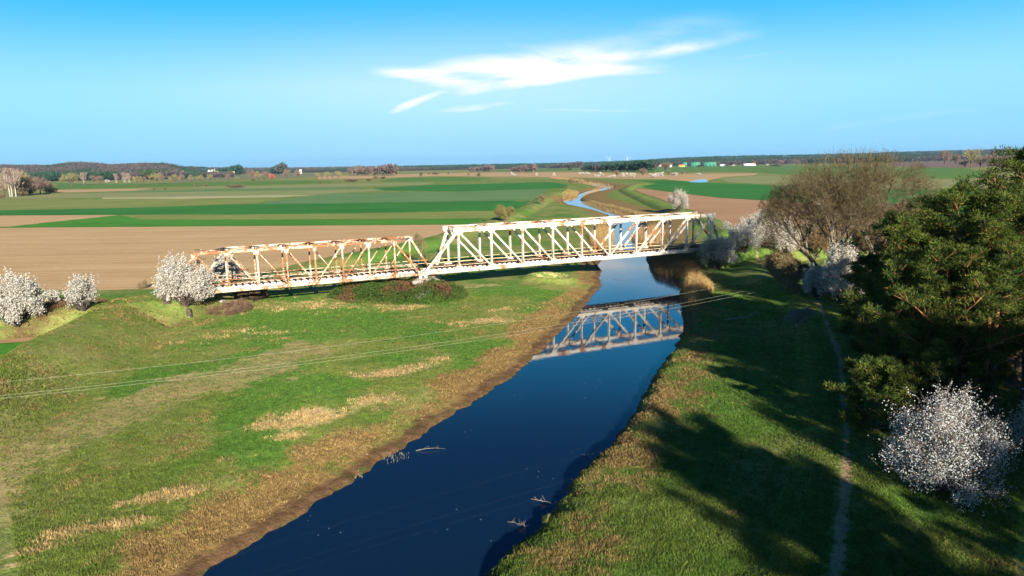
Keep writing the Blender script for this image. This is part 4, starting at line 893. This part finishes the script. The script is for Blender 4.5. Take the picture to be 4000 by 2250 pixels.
def tufts():
    """short grass blades over the near banks"""
    G = GRID; ax, ay, A = G
    def look(k, x, y):
        i = np.clip(np.searchsorted(ax, x), 0, len(ax)-1); j = np.clip(np.searchsorted(ay, y), 0, len(ay)-1); return A[k].reshape(len(ay), len(ax))[j, i]
    r = np.random.default_rng(77); n = 470000
    Y = 27+(118-27)*r.random(n)**1.95; X = r.uniform(-.80, .80, n)*Y
    d = poly_sd(RIVER, X, Y); _, _, side = line_d(LBX, X, Y); left = side > 0
    ok = (d > np.where(left, 1.6, .5)+r.normal(0, .3, n)) & (look('path', X, Y) < .3) & (look('litter', X, Y) < .62)
    ok &= r.random(n) > look('dirt', X, Y)*1.0
    ok &= fbm(X, Y, 1.3, 7, 2)+.45*r.random(n) > .45
    X, Y = X[ok], Y[ok]; d = d[ok]; left = left[ok]
    Z = height(X, Y); mixn = .8+.9*(fbm(X, Y, 1.6, 15, 3)-.5)+.35*(r.random(len(X))-.5)
    st = look('straw', X, Y); dr = look('dry', X, Y); lu = look('lush', X, Y)
    isst = sstep(1.2, 1.5, mixn+st); isdr = sstep(1.1, 1.4, mixn+dr)
    t = r.random((len(X), 1)); t2 = fbm(X, Y, 4, 16, 3)[:, None]
    gr = np.array([.06, .11, .018])*(1-t)+np.array([.19, .25, .045])*t; gr = gr*(1-.6*t2)+np.array([.20, .22, .05])*.6*t2
    gl = np.array([.045, .11, .018])*(1-t)+np.array([.12, .24, .036])*t; gr = gr*(1-lu[:, None])+gl*lu[:, None]
    tn = np.array([.18, .115, .045])*(1-t)+np.array([.42, .30, .125])*t; sw = np.array([.32, .22, .09])*(1-t)+np.array([.62, .46, .22])*t
    c = gr*(1-isdr[:, None])+tn*isdr[:, None]; c = c*(1-isst[:, None])+sw*isst[:, None]
    band = (d < 10)*1.
    h = (.09+.09*r.random(len(X)))+.06*isdr+.12*isst
    wd = .028+.0007*Y
    c = c*.88
    for nm, sel in (('grass', isst < .5), ('dry_grass', isst >= .5)):
        k = 3; C = np.repeat(np.stack([X, Y, Z-.02], 1)[sel], k, 0)+r.normal(0, .07, (sel.sum()*k, 3))*np.array([1, 1, 0]); D = r.normal(0, .55, C.shape); D[:, 2] = 1
        V, F = cards(C, D, np.repeat(h[sel], k)*r.uniform(.6, 1.3, len(C)), np.repeat(wd[sel], k), r)
        cc = np.repeat(c[sel], k, 0)*(.8+.4*r.random((len(C), 1))); o = mk(nm, V, F, M['leaf'], cols=np.repeat(cc, 3, 0)); tag(o, kind='stuff')
tufts()

# ------------------------------------------------------------------ overhead cables
def cable(px, label):
    A = np.array([*at(*px[0], 9.)]); B = np.array([*at(*px[-1], 9.)]); d = B-A
    ts, zs = [0, 1], [9., 9.]
    for (x, y) in px[1:-1]:
        r_ = ray(x, y); m = np.array([[r_[0], -d[0]], [r_[1], -d[1]]]); s, t = np.linalg.solve(m, A); ts.append(t); zs.append(CAM_H+r_[2]*s)
    cf = np.polyfit(ts, zs, 2); T = np.linspace(-.35, 1.22, 60); P = np.array([[A[0]+d[0]*t, A[1]+d[1]*t, np.polyval(cf, t)] for t in T])
    rr = np.full(59, .0047); V, F = tubes(P[:-1], P[1:], rr, rr, 5); tag(mk('power_cable', V, F, M['wire']), label, 'cable'); return P
W1 = cable([(0, 1494), (1300, 1352), (3060, 1068)], 'uppermost of the three thin cables crossing the meadow and river')
W2 = cable([(0, 1546), (1300, 1396), (3072, 1102)], 'middle one of the three thin cables crossing the meadow and river')
W3 = cable([(0, 1557), (1300, 1408), (2990, 1133)], 'lowest of the three thin cables crossing the meadow and river')
for W, lab in ((W1[-1], 'wooden pole carrying the cables inside the pine wood'), (W1[0], 'wooden pole carrying the cables beyond the left frame edge')):
    q = (W1[-1]+W2[-1]+W3[-1])/3 if W is W1[-1] else (W1[0]+W2[0]+W3[0])/3
    root = empty('utility_pole', (q[0], q[1], hz(q[0], q[1])), math.atan2((W1[-1]-W1[0])[1], (W1[-1]-W1[0])[0])); tag(root, lab, 'pole'); hgt = max(W1[-1][2] if W is W1[-1] else W1[0][2], q[2])-root.location.z
    V, F = tubes([(0, 0, -.5)], [(0, 0, hgt+.5)], [.15], [.10], 10); mk('pole', V, F, M['bark'], root)
    b = MB(); b.box((-.06, -1.9, hgt-.2), (.06, 1.9, hgt-.06)); b.build('crossarm', M['bark'], root)

# ------------------------------------------------------------------ small things near by
def branch_obj(name, pts, r0, label, cat, z, mat, seed, twigs=10, zz=None):
    r0 = r0*.42 if z == 0 else r0
    r = np.random.default_rng(seed); P = np.array([[*at(x, y, z), z if zz is None else zz] for x, y in pts]); P[:, 2] += .05+.12*np.sin(np.linspace(0, 3, len(P)))
    c0 = P.mean(0); P = P-c0; A, B, RA, RB = [], [], [], []
    for i in range(len(P)-1): A.append(P[i]); B.append(P[i+1]); RA.append(r0*(1-i/len(P))); RB.append(r0*(1-(i+1)/len(P)))
    for _ in range(twigs):
        i = r.integers(0, len(P)-1); p = P[i]+(P[i+1]-P[i])*r.random(); q = p+r.normal(0, .22, 3)*np.array([1, 1, .5])+np.array([0, 0, .15]); A.append(p); B.append(q); RA.append(r0*.4); RB.append(r0*.15)
    V, F = tubes(A, B, RA, RB, 5); o = mk(name, V, F, mat); o.location = c0; tag(o, label, cat)
M['pale_wood'] = m_plain('bleached_wood', (.34, .30, .24), (.22, .19, .15), 4)
branch_obj('driftwood_branch', [(1625, 1763), (1660, 1760), (1700, 1757), (1740, 1756)], .05, 'pale thin branch floating on the river left of midstream', 'branch', 0., M['pale_wood'], 1)
branch_obj('driftwood_branch', [(2076, 1951), (2100, 1962), (2140, 1969), (2175, 1976)], .06, 'pale curved branch sticking out of the water above the tussock', 'branch', 0., M['pale_wood'], 2)
branch_obj('driftwood_branch', [(2000, 2040), (2020, 2055), (2050, 2060), (2045, 2080)], .05, 'tangled branch in the water left of the tussock', 'branch', 0., M['pale_wood'], 3, 22)
branch_obj('driftwood_branch', [(2290, 1780), (2305, 1790), (2312, 1800)], .04, 'short branch poking out of the water at the right bank', 'branch', 0., M['pale_wood'], 4, 8)
branch_obj('driftwood_branch', [(2048, 1405), (2065, 1418), (2080, 1412)], .05, 'small snag in the water where the bridge reflection meets the left bank', 'branch', 0., M['pale_wood'], 5, 10)
branch_obj('fallen_log', [(2832, 1250), (2880, 1247), (2925, 1240), (2965, 1213)], .14, 'bleached crooked log lying where the pine shade begins', 'log', 1.9, M['pale_wood'], 6, 4)
branch_obj('driftwood_snag', [(2395, 1092), (2420, 1092), (2475, 1093), (2500, 1090)], .05, 'dark snag breaking the water surface below the long span', 'branch', 0., M['bark_dark'], 7, 3)
def stump():
    x, y, z = gp(742, 1232, 3.5); root = empty('leaning_post_stump', (x, y, z), .4); tag(root, 'short leaning dark timber stump on the grass below the blossom bush', 'stump'); root.rotation_euler = (.25, -.15, .4)
    V, F = tubes([(0, 0, -.3), (0, 0, .6)], [(0, 0, .6), (.05, .02, 1.15)], [.38, .36], [.36, .26], 9)
    n = 9; mk('block', V, [F, np.array([list(range(2*n+n, 4*n))])], M['bark_dark'], root)
    V, F = tubes([(-.1, -.3, -.1)], [(-.85, -.45, .12)], [.16], [.10], 7); mk('broken_slab', V, F, M['pale_wood'], root)
stump()
def rubble():
    r = np.random.default_rng(9); 
    for i, od in enumerate(('leftmost', 'second', 'third', 'fourth', 'fifth', 'sixth', 'seventh', 'eighth', 'rightmost')):
        px, py = 860+i*7+r.uniform(-2, 2), 1183+r.uniform(-8, 10); x, y, z = gp(px, py, 3.); s = r.uniform(.18, .42); V = []
        for a in range(8): V.append((s*(1 if a & 1 else -1)*r.uniform(.7, 1.2), s*.8*(1 if a & 2 else -1)*r.uniform(.6, 1.2), s*.5*(1 if a & 4 else -1)*r.uniform(.6, 1.2)))
        o = mk('rubble_stone', V, np.array([(0, 2, 3, 1), (4, 5, 7, 6), (0, 1, 5, 4), (2, 6, 7, 3), (0, 4, 6, 2), (1, 3, 7, 5)]), M['concrete']); o.location = (x, y, z+.12); o.rotation_euler = (0, 0, r.uniform(0, 6))
        tag(o, od+' pale stone in the rubble under the left end of the rusty span', 'stone', 'rubble stones under the rusty span')
rubble()
def sign_posts():
    x, y, z = gp(970, 1168, 2.2); root = empty('forked_stake', (x, y, z)); tag(root, 'yellowish forked stake standing under the rusty span', 'stake')
    V, F = tubes([(0, 0, -.2), (0, 0, 1.), (0, 0, 1.)], [(0, 0, 1.), (-.3, 0, 1.6), (.25, .05, 1.7)], [.08, .06, .06], [.07, .03, .03], 6); mk('stem', V, F, M['pale_wood'], root)
sign_posts()

# ------------------------------------------------------------------ far trees, groves and woods
def far_crown(seed, n, kind):
    """unit tree (height 1, radius 1) as one mesh: trunk, limbs and leaf or twig faces"""
    r = np.random.default_rng(seed)
    cols = {'olive': ((.17, .15, .07), (.27, .24, .11)), 'brown': ((.13, .09, .07), (.24, .17, .13)), 'birch': ((.20, .14, .12), (.32, .24, .20)), 'red': ((.26, .06, .05), (.40, .12, .09)),
            'pine': ((.025, .055, .022), (.06, .11, .03)), 'blossom': ((.40, .36, .32), (.56, .52, .48)), 'dark': ((.06, .07, .03), (.12, .11, .06)), 'bush': ((.10, .085, .045), (.18, .14, .08))}[kind]
    lowb = kind in ('bush', 'dark', 'blossom', 'red'); k0 = 14
    az = r.uniform(0, 6.28, k0); rad = r.uniform(.1, .68, k0); zc = r.uniform(.22 if lowb else .42, .82, k0); cen = np.stack([np.cos(az)*rad, np.sin(az)*rad, zc], 1)
    if kind == 'birch': cen[:, :2] *= .8; cen[:, 2] = r.uniform(.35, .9, k0)
    k = r.integers(0, k0, n); C = cen[k]+unit(r.normal(0, 1, (n, 3)))*(r.random((n, 1))**.5)*np.array([.36, .36, .17]); C[:, 2] = np.clip(C[:, 2], .03, 1.)
    D = unit(C-np.array([0, 0, .3]))+r.normal(0, .5, (n, 3)); D[:, 2] += .3
    dense = kind in ('pine', 'blossom', 'dark', 'bush', 'red')
    V, F = cards(C, D, (.13 if dense else .17)*r.uniform(.6, 1.3, n), .09 if dense else .024, r); V[:, 2] = np.clip(V[:, 2], 0, 1.02)
    t = r.random((n, 1)); c = np.repeat(np.array(cols[0])*(1-t)+np.array(cols[1])*t, 3, 0)
    tc = {'birch': (.36, .33, .29), 'pine': (.20, .11, .06)}.get(kind, (.11, .085, .06))
    A = [(0, 0, -.02)]+[(0, 0, .18 if not lowb else .05)]*k0; B = [(0, 0, .55)]+[tuple(q) for q in cen]; ra = [.055]+[.022]*k0; rb = [.03]+[.008]*k0
    if kind == 'birch': A = [(x, y, -.02) for x, y in ((0, 0), (.18, .1), (-.2, .05))]; B = [(x*1.3, y, .9) for x, y, _ in A]; ra = [.05]*3; rb = [.015]*3
    Vt, Ft = tubes(A, B, ra, rb, 4)
    return np.concatenate([V, Vt]), [F, Ft+len(V)], np.concatenate([c, np.tile(tc, (len(Vt), 1))])
_far = {}
def far_tree(px, py, hpx, wpx, kind, label, group, z=BASE):
    x, y, z, H = clampd(px, py, hpx); dist = math.hypot(x, y); Wd = wpx/F_PX*dist*.55; v = (kind, int(px*7+py) % 3)
    nm = {'olive': 'willow_tree', 'brown': 'bare_tree', 'birch': 'birch_tree', 'red': 'red_tree', 'pine': 'pine_tree', 'blossom': 'blossom_bush', 'dark': 'dark_tree', 'bush': 'bush'}[kind]
    if v in _far: o = _far[v].copy(); col.objects.link(o)
    else: V, F, c = far_crown(hash_(v), 700 if kind not in ('olive', 'brown', 'birch') else 1000, kind); o = mk(nm, V, F, M['twig'], cols=c); _far[v] = o
    o.location = (x, y, z-.1); o.scale = (Wd, Wd, H); o.rotation_euler = (0, 0, px*1.7); cat = 'bush' if kind in ('bush', 'blossom') else 'tree'; tag(o, label, cat, group); return o
def hash_(v): return {'olive': 1, 'brown': 2, 'birch': 3, 'red': 4, 'pine': 5, 'blossom': 6, 'dark': 7, 'bush': 8}[v[0]]*10+v[1]
ORD = ['first', 'second', 'third', 'fourth', 'fifth', 'sixth', 'seventh', 'eighth', 'ninth', 'tenth', 'eleventh', 'twelfth', 'thirteenth', 'fourteenth', 'fifteenth', 'sixteenth', 'seventeenth', 'eighteenth', 'nineteenth', 'twentieth', 'twenty-first', 'twenty-second', 'twenty-third', 'twenty-fourth']
WORD = {'olive': 'olive-grey rounded willow', 'brown': 'bare brown tree', 'birch': 'white-stemmed birch', 'red': 'reddish tree', 'pine': 'dark green pine', 'blossom': 'pale blossom bush', 'dark': 'dark leafy tree', 'bush': 'dark low bush'}
def clampd(px, py, hpx, dmax=3600.):
    """keeps far things on the plain: nearer than dmax, with the top where the photograph shows it"""
    x, y, z = place(px, py); dist = math.hypot(x, y)
    if dist > dmax or y < 0:
        d = ray(px, py); x, y = d[0]/d[1]*dmax, dmax; z = hz(x, y)
    t = ray(px, py-hpx); return x, y, z, CAM_H+t[2]/t[1]*y-z
def row(items, where, group):
    for i, (px, py, h, w, kind) in enumerate(sorted(items)):
        far_tree(px, py, h, w, kind, f'{WORD[kind]}, {ORD[i]} from the left {where}', group)
row([(16, 766, 98, 80, 'olive'), (48, 768, 112, 84, 'birch'), (66, 764, 104, 70, 'olive'), (100, 762, 92, 80, 'brown'), (118, 760, 62, 60, 'dark'), (130, 762, 58, 60, 'brown'), (158, 757, 70, 74, 'brown'), (182, 755, 48, 60, 'brown'), (196, 754, 22, 60, 'bush'), (8, 777, 22, 26, 'bush'), (90, 766, 36, 46, 'bush')], 'in the left edge grove', 'trees of the left grove')
row([(280, 725, 52, 62, 'olive'), (330, 722, 48, 30, 'birch'), (365, 718, 36, 30, 'brown'), (393, 716, 32, 30, 'brown'), (418, 714, 15, 16, 'blossom'), (455, 714, 36, 18, 'birch'), (488, 713, 40, 26, 'birch'), (505, 713, 36, 18, 'birch'), (537, 723, 38, 34, 'olive'),
     (562, 722, 34, 24, 'brown'), (585, 706, 50, 46, 'pine'), (614, 717, 44, 40, 'olive'), (633, 718, 40, 24, 'brown'), (680, 716, 36, 42, 'olive'), (712, 714, 36, 28, 'brown')], 'before the left wooded hill', 'trees before the wooded hill')
row([(748, 711, 30, 24, 'olive'), (780, 710, 28, 28, 'olive'), (820, 709, 32, 22, 'olive'), (848, 708, 13, 9, 'bush'), (892, 706, 28, 24, 'brown'), (924, 705, 14, 20, 'olive'), (983, 706, 44, 36, 'brown'), (1005, 703, 36, 30, 'olive'), (1032, 703, 10, 10, 'dark'), (1042, 702, 38, 30, 'brown'),
     (1062, 702, 29, 26, 'red'), (1121, 697, 36, 36, 'brown'), (1166, 697, 34, 36, 'brown'), (1238, 700, 26, 22, 'olive'), (1258, 700, 20, 16, 'brown'), (1280, 699, 30, 24, 'olive'), (1298, 698, 22, 16, 'brown'), (1322, 698, 32, 30, 'olive')], 'in the pasture tree line', 'pasture trees across the plain')
row([(766, 729, 11, 18, 'bush'), (804, 727, 11, 18, 'bush'), (918, 735, 17, 78, 'bush'), (602, 745, 14, 14, 'bush'), (645, 740, 9, 12, 'bush'), (990, 706, 9, 30, 'bush'), (1250, 718, 15, 16, 'dark'), (1290, 714, 8, 10, 'bush'), (1328, 712, 7, 14, 'bush'), (1380, 710, 13, 84, 'bush'), (1440, 708, 12, 36, 'bush'),
     (1468, 699, 15, 28, 'bush'), (1497, 699, 12, 34, 'bush'), (1645, 690, 17, 18, 'dark'), (1675, 682, 9, 12, 'bush'), (1702, 682, 11, 40, 'bush'), (1752, 681, 10, 12, 'bush')], 'of the far meadow bushes', 'low bushes on the far meadows')
row([(1830, 690, 19, 18, 'olive'), (1871, 691, 18, 20, 'dark'), (2006, 689, 17, 22, 'blossom'), (2096, 688, 15, 9, 'blossom'), (2164, 688, 15, 12, 'blossom'), (2141, 664, 8, 8, 'dark'), (2189, 664, 10, 10, 'dark'), (2227, 670, 14, 20, 'pine'), (2270, 684, 13, 26, 'blossom'), (2292, 684, 14, 26, 'blossom'),
     (2350, 687, 16, 18, 'blossom'), (2332, 692, 12, 20, 'blossom'), (2389, 693, 10, 34, 'blossom'), (2409, 690, 26, 28, 'brown'), (2440, 694, 21, 30, 'blossom'), (2470, 694, 20, 30, 'blossom')], 'along the far reed meadow', 'shrubs along the reed meadow')
row([(2510, 692, 40, 42, 'brown'), (2548, 694, 18, 36, 'blossom'), (2583, 692, 22, 24, 'blossom'), (2566, 691, 18, 20, 'blossom'), (2599, 672, 44, 52, 'brown'), (2614, 686, 22, 20, 'brown'), (2632, 687, 15, 36, 'blossom'), (2665, 684, 20, 20, 'brown'), (2730, 684, 9, 24, 'blossom')], 'below the far pine wood', 'shrubs below the village')
row([(2866, 651, 10, 12, 'blossom'), (2958, 651, 17, 16, 'pine'), (2998, 649, 10, 12, 'blossom'), (2660, 648, 8, 30, 'dark'), (2740, 650, 9, 60, 'dark'), (2835, 650, 9, 24, 'dark'), (2600, 650, 8, 30, 'dark'), (3030, 650, 9, 50, 'dark'), (3110, 649, 28, 30, 'brown'), (3050, 648, 24, 30, 'brown')], 'around the far village', 'trees around the far village')
row([(3690, 653, 72, 42, 'brown'), (3732, 651, 54, 34, 'brown'), (3770, 655, 34, 50, 'brown'), (3792, 656, 80, 58, 'olive'), (3830, 655, 52, 60, 'brown'), (3868, 655, 56, 56, 'brown'), (3930, 640, 40, 44, 'brown')], 'by the far right field', 'trees by the far right field')

def wood(name, label, X, Y, H, W, kindfn, seed, per=22):
    r = np.random.default_rng(seed); n = len(X); Z = height(X, Y)
    C0 = np.repeat(np.stack([X, Y, Z], 1), per, 0); hh = np.repeat(H*r.uniform(.7, 1.15, n), per); ww = np.repeat(W*r.uniform(.8, 1.2, n), per)
    O = unit(r.normal(0, 1, (n*per, 3))); q = r.random(n*per)**.4
    C = C0+np.stack([O[:, 0]*ww*q, O[:, 1]*ww*q, hh*(.58+.38*O[:, 2]*q)], 1)
    s = hh*.26*r.uniform(.6, 1.3, n*per); D = O+r.normal(0, .4, O.shape); D[:, 2] += .5
    V, F = cards(C, D, s, s*.65, r)
    c = np.repeat(kindfn(X, Y, r), per, 0)*(.75+.5*r.random((n*per, 1)))
    o = mk(name, V, F, M['twig'], cols=np.repeat(c, 3, 0)); tag(o, label, None, None, 'stuff'); return o
PG = np.array([.022, .055, .028]); BR = np.array([.060, .052, .055]); BR2 = np.array([.095, .078, .066])
def mixkind(th, sc_, seed):
    def f(X, Y, r):
        m = (fbm(X, Y, sc_, seed, 3)+r.normal(0, .03, len(X)) > th)[:, None]; b = BR+(BR2-BR)*r.random((len(X), 1)); return np.where(m, PG, b)
    return f
r_ = np.random.default_rng(3)
Yw = r_.uniform(2450, 3500, 9000); Aw = r_.uniform(-.86, -.40, 9000)
wood('far_wood', 'mixed pine and bare wood on the low hill at the left horizon', Aw*Yw, Yw, 17, 8, mixkind(.53, 260, 9), 31)
k = 1500; Aw = r_.uniform(-.70, -.47, k); Yw = r_.uniform(2150, 2500, k); wood('far_wood', 'front edge of the left wood above the green meadow', Aw*Yw, Yw, 24, 8, mixkind(.55, 150, 12), 32)
Yw = r_.uniform(4300, 5400, 14000)**1.; Aw = r_.uniform(-.47, .88, 14000)
wood('far_wood', 'long dark blue wooded ridge along the horizon', Aw*Yw, Yw, 17, 16, mixkind(.40, 900, 10), 33, 14)
def grove(label, x0, x1, ybase, hpx, kindfn, seed, n, depth=.06, wfac=.35, sp=1.):
    r = np.random.default_rng(seed); xs = r.uniform(x0, x1, n); Q = [clampd(x, ybase, hpx) for x in xs]; P = np.array([q[:2] for q in Q]); hm = float(np.mean([q[3] for q in Q])); s = 1+r.uniform(0, depth, n)
    wood('far_grove', label, P[:, 0]*s, P[:, 1]*s, hm, hm*wfac, kindfn, seed, 40)
bro = lambda X, Y, r: np.array([.10, .070, .060])+r.uniform(0, .04, (len(X), 1)); pin = lambda X, Y, r: np.where(r.random((len(X), 1)) < .85, PG*1.1, BR)
grove('purple-brown bare grove on the plain left of the river', 1365, 1545, 686, 36, bro, 41, 60)
grove('purple-brown bare grove nearer the centre', 1830, 1925, 672, 24, bro, 42, 40)
grove('reddish bare grove beside the central one', 2000, 2092, 674, 28, bro, 43, 40)
grove('bare grove breaking the horizon above the river bend', 2135, 2270, 656, 20, mixkind(.6, 200, 3), 44, 60)
grove('dense dark pine wood left of the village', 2278, 2562, 671, 37, pin, 45, 170)
grove('bare trees breaking the left part of the horizon', 1065, 1110, 672, 28, mixkind(.55, 100, 4), 46, 60)
grove('dark wood round the white farm on the left horizon', 835, 940, 672, 20, mixkind(.45, 120, 5), 47, 90)
grove('small bare copse on the horizon left of the centre', 1362, 1420, 678, 28, bro, 48, 30)
grove('low far woodland behind the village', 2620, 3480, 643, 22, mixkind(.52, 200, 6), 49, 260, .1)
grove('bare trees at the foot of the right ridge', 3440, 4000, 631, 24, mixkind(.62, 200, 7), 50, 160, .08)
grove('low scrub line on the left horizon', 640, 840, 680, 18, mixkind(.5, 100, 8), 51, 60)

# ------------------------------------------------------------------ far buildings
M['white_wall'] = m_plain('white_render', (.80, .78, .74), (.72, .70, .66), .3); M['red_roof'] = m_plain('red_tiles', (.42, .12, .07), (.32, .09, .05), .4); M['grey_roof'] = m_plain('grey_roof', (.35, .34, .34), (.25, .25, .25), .4)
M['green_sheet'] = m_plain('green_sheeting', (.05, .24, .15), (.04, .20, .13), .1); M['yellow_sheet'] = m_plain('yellow_sheet', (.75, .60, .18), (.7, .55, .15), .3); M['white_sheet'] = m_plain('white_sheet', (.82, .84, .86), (.75, .77, .8), .3); M['dark_glass'] = m_plain('dark_glass', (.04, .05, .07), rough=.2)
M['sand'] = m_plain('pale_sand', (.52, .40, .28), (.42, .31, .2), .2)
def house(px, py, wpx, hpx, wall, roof, label, depth=.8, rz=0., name='house', cat='house'):
    x, y, z, h = clampd(px, py, hpx); dist = math.hypot(x, y); w = wpx/F_PX*dist/2; d = w*depth; hw = h*.55
    root = empty(name, (x, y, z-.3), rz); tag(root, label, cat)
    b = MB(); b.box((-w, -d, 0), (w, d, hw)); b.add([(-w, -d, hw), (-w, d, hw), (-w, 0, h*.97), (w, -d, hw), (w, d, hw), (w, 0, h*.97)], [(0, 1, 2, 2), (3, 5, 4, 4)]) if False else None
    b.build('wall', wall, root)
    V = np.array([(-w*1.05, -d*1.1, hw*.98), (w*1.05, -d*1.1, hw*.98), (w*1.05, 0, h), (-w*1.05, 0, h), (-w*1.05, d*1.1, hw*.98), (w*1.05, d*1.1, hw*.98)])
    mk('roof', V, [np.array([(0, 1, 2, 3), (3, 2, 5, 4), (0, 4, 5, 1)]), np.array([(0, 3, 4), (1, 5, 2)])], roof, root)
    for i in range(3):
        m_ = MB(); cx = -w*.6+i*w*.6; m_.box((cx-w*.12, -d-.06, hw*.35), (cx+w*.12, -d-.02, hw*.75)); m_.build('window', M['dark_glass'], root)
    return root
WW, RRf, GR = M['white_wall'], M['red_roof'], M['grey_roof']
house(2573, 651, 16, 11, WW, RRf, 'white house with a red roof at the right end of the pine wood')
house(2619, 651, 11, 12, WW, GR, 'small white gabled house just right of the big bare tree', rz=1.5)
house(2661, 650, 22, 10, M['yellow_sheet'], RRf, 'long orange-roofed house left of the green shed')
house(2702, 650, 9, 12, WW, RRf, 'narrow white house in front of the green shed', rz=1.5)
house(2822, 648, 18, 7, M['white_sheet'], M['white_sheet'], 'low white barn right of the green shed', name='barn', cat='barn')
house(2765, 650, 12, 5, M['white_sheet'], M['white_sheet'], 'tiny white shed below the green shed', name='shed', cat='shed')
house(2922, 646, 34, 8, M['white_sheet'], M['white_sheet'], 'long white glasshouse left of the pink-roofed building', name='glasshouse', cat='glasshouse')
house(2942, 645, 16, 10, WW, RRf, 'pink-roofed building at the end of the white glasshouse')
for (px, wd, lab) in ((2675, 16, 'short green sheeted shed at the left of the green row'), (2716, 34, 'long green sheeted shed in the middle of the green row'), (2772, 46, 'longest green sheeted shed at the right of the green row')):
    house(px, 641, wd, 9, M['green_sheet'], M['green_sheet'], lab, .3, name='green_shed', cat='shed')
house(840, 667, 9, 9, WW, GR, 'white gabled farmhouse on the left horizon', rz=1.5); house(828, 667, 7, 5, WW, WW, 'white shed next to the gabled farmhouse', name='shed', cat='shed'); house(816, 667, 7, 4, WW, WW, 'leftmost white shed of the farm on the horizon', name='shed', cat='shed')
house(906, 675, 18, 6, WW, M['yellow_sheet'], 'low building with a yellow roof below the dark farm wood', name='shed', cat='shed'); house(890, 675, 14, 5, WW, GR, 'low grey-white shed left of the yellow-roofed one', name='shed', cat='shed')
house(1173, 666, 9, 5, WW, WW, 'lone white house among the bare trees left of the centre')
def heap(px, py, wpx, hpx, label):
    x, y, z, h = clampd(px, py, hpx); dist = math.hypot(x, y); w = wpx/F_PX*dist/2; n = 16; V = []; F = []
    for j in range(5):
        for i in range(n): a = 6.283*i/n; q = math.cos(j/4.5*1.57); V.append((math.cos(a)*w*q*(1+.1*math.sin(i*2.3)), math.sin(a)*w*.6*q, h*math.sin(j/4.5*1.57)*(1+.1*math.sin(i*3+j))))
    for j in range(4):
        for i in range(n): F.append((j*n+i, j*n+(i+1) % n, (j+1)*n+(i+1) % n, (j+1)*n+i))
    o = mk('sand_heap', V, [np.array(F), np.array([list(range(4*n, 5*n))])], M['sand'], smooth=True); o.location = (x, y, z-.2); tag(o, label, 'sand heap')
heap(826, 677, 26, 10, 'left pale sand heap below the white farm'); heap(850, 677, 22, 9, 'right pale sand heap below the white farm'); heap(812, 675, 16, 5, 'flat low sand heap left of the two larger ones')
def turbine(px, py0, py1, label, Yd=7500.):
    d = ray(px, py0); s = Yd/d[1]; x = d[0]*s; zt = CAM_H+d[2]*s; root = empty('wind_turbine', (x, Yd, 0.)); tag(root, label, 'wind turbine'); h = zt
    V, F = tubes([(0, 0, 0)], [(0, 0, h)], [1.9], [1.1], 10); mk('tower', V, F, M['white_sheet'], root)
    b = MB(); b.box((-2, -6, h-2), (2, 5, h+2)); b.build('nacelle', M['white_sheet'], root)
    for i in range(3):
        a = i*2.094+px*.01; b = MB(); b.beam((0, -7, h), (math.sin(a)*38, -7, h+math.cos(a)*38), 1.3, .5, side=(math.cos(a), 0, -math.sin(a))); b.build('blade', M['white_sheet'], root)
turbine(2380, 617, 636, 'left of the two tiny wind turbines above the ridge'); turbine(2451, 617, 636, 'right of the two tiny wind turbines above the ridge')

# ------------------------------------------------------------------ air
def haze():
    m = bpy.data.materials.new('thin_air_haze'); m.use_nodes = True; nt = m.node_tree; nt.nodes.clear(); out = nt.nodes.new('ShaderNodeOutputMaterial'); v = nt.nodes.new('ShaderNodeVolumePrincipled')
    v.inputs['Color'].default_value = (.42, .68, 1, 1); v.inputs['Density'].default_value = .000032; v.inputs['Anisotropy'].default_value = .2; nt.links.new(v.outputs[0], out.inputs[1])
    b = MB(); b.box((-10500, -420, -4), (10500, 13800, 190)); o = b.build('haze', m); tag(o, kind='stuff')
haze()
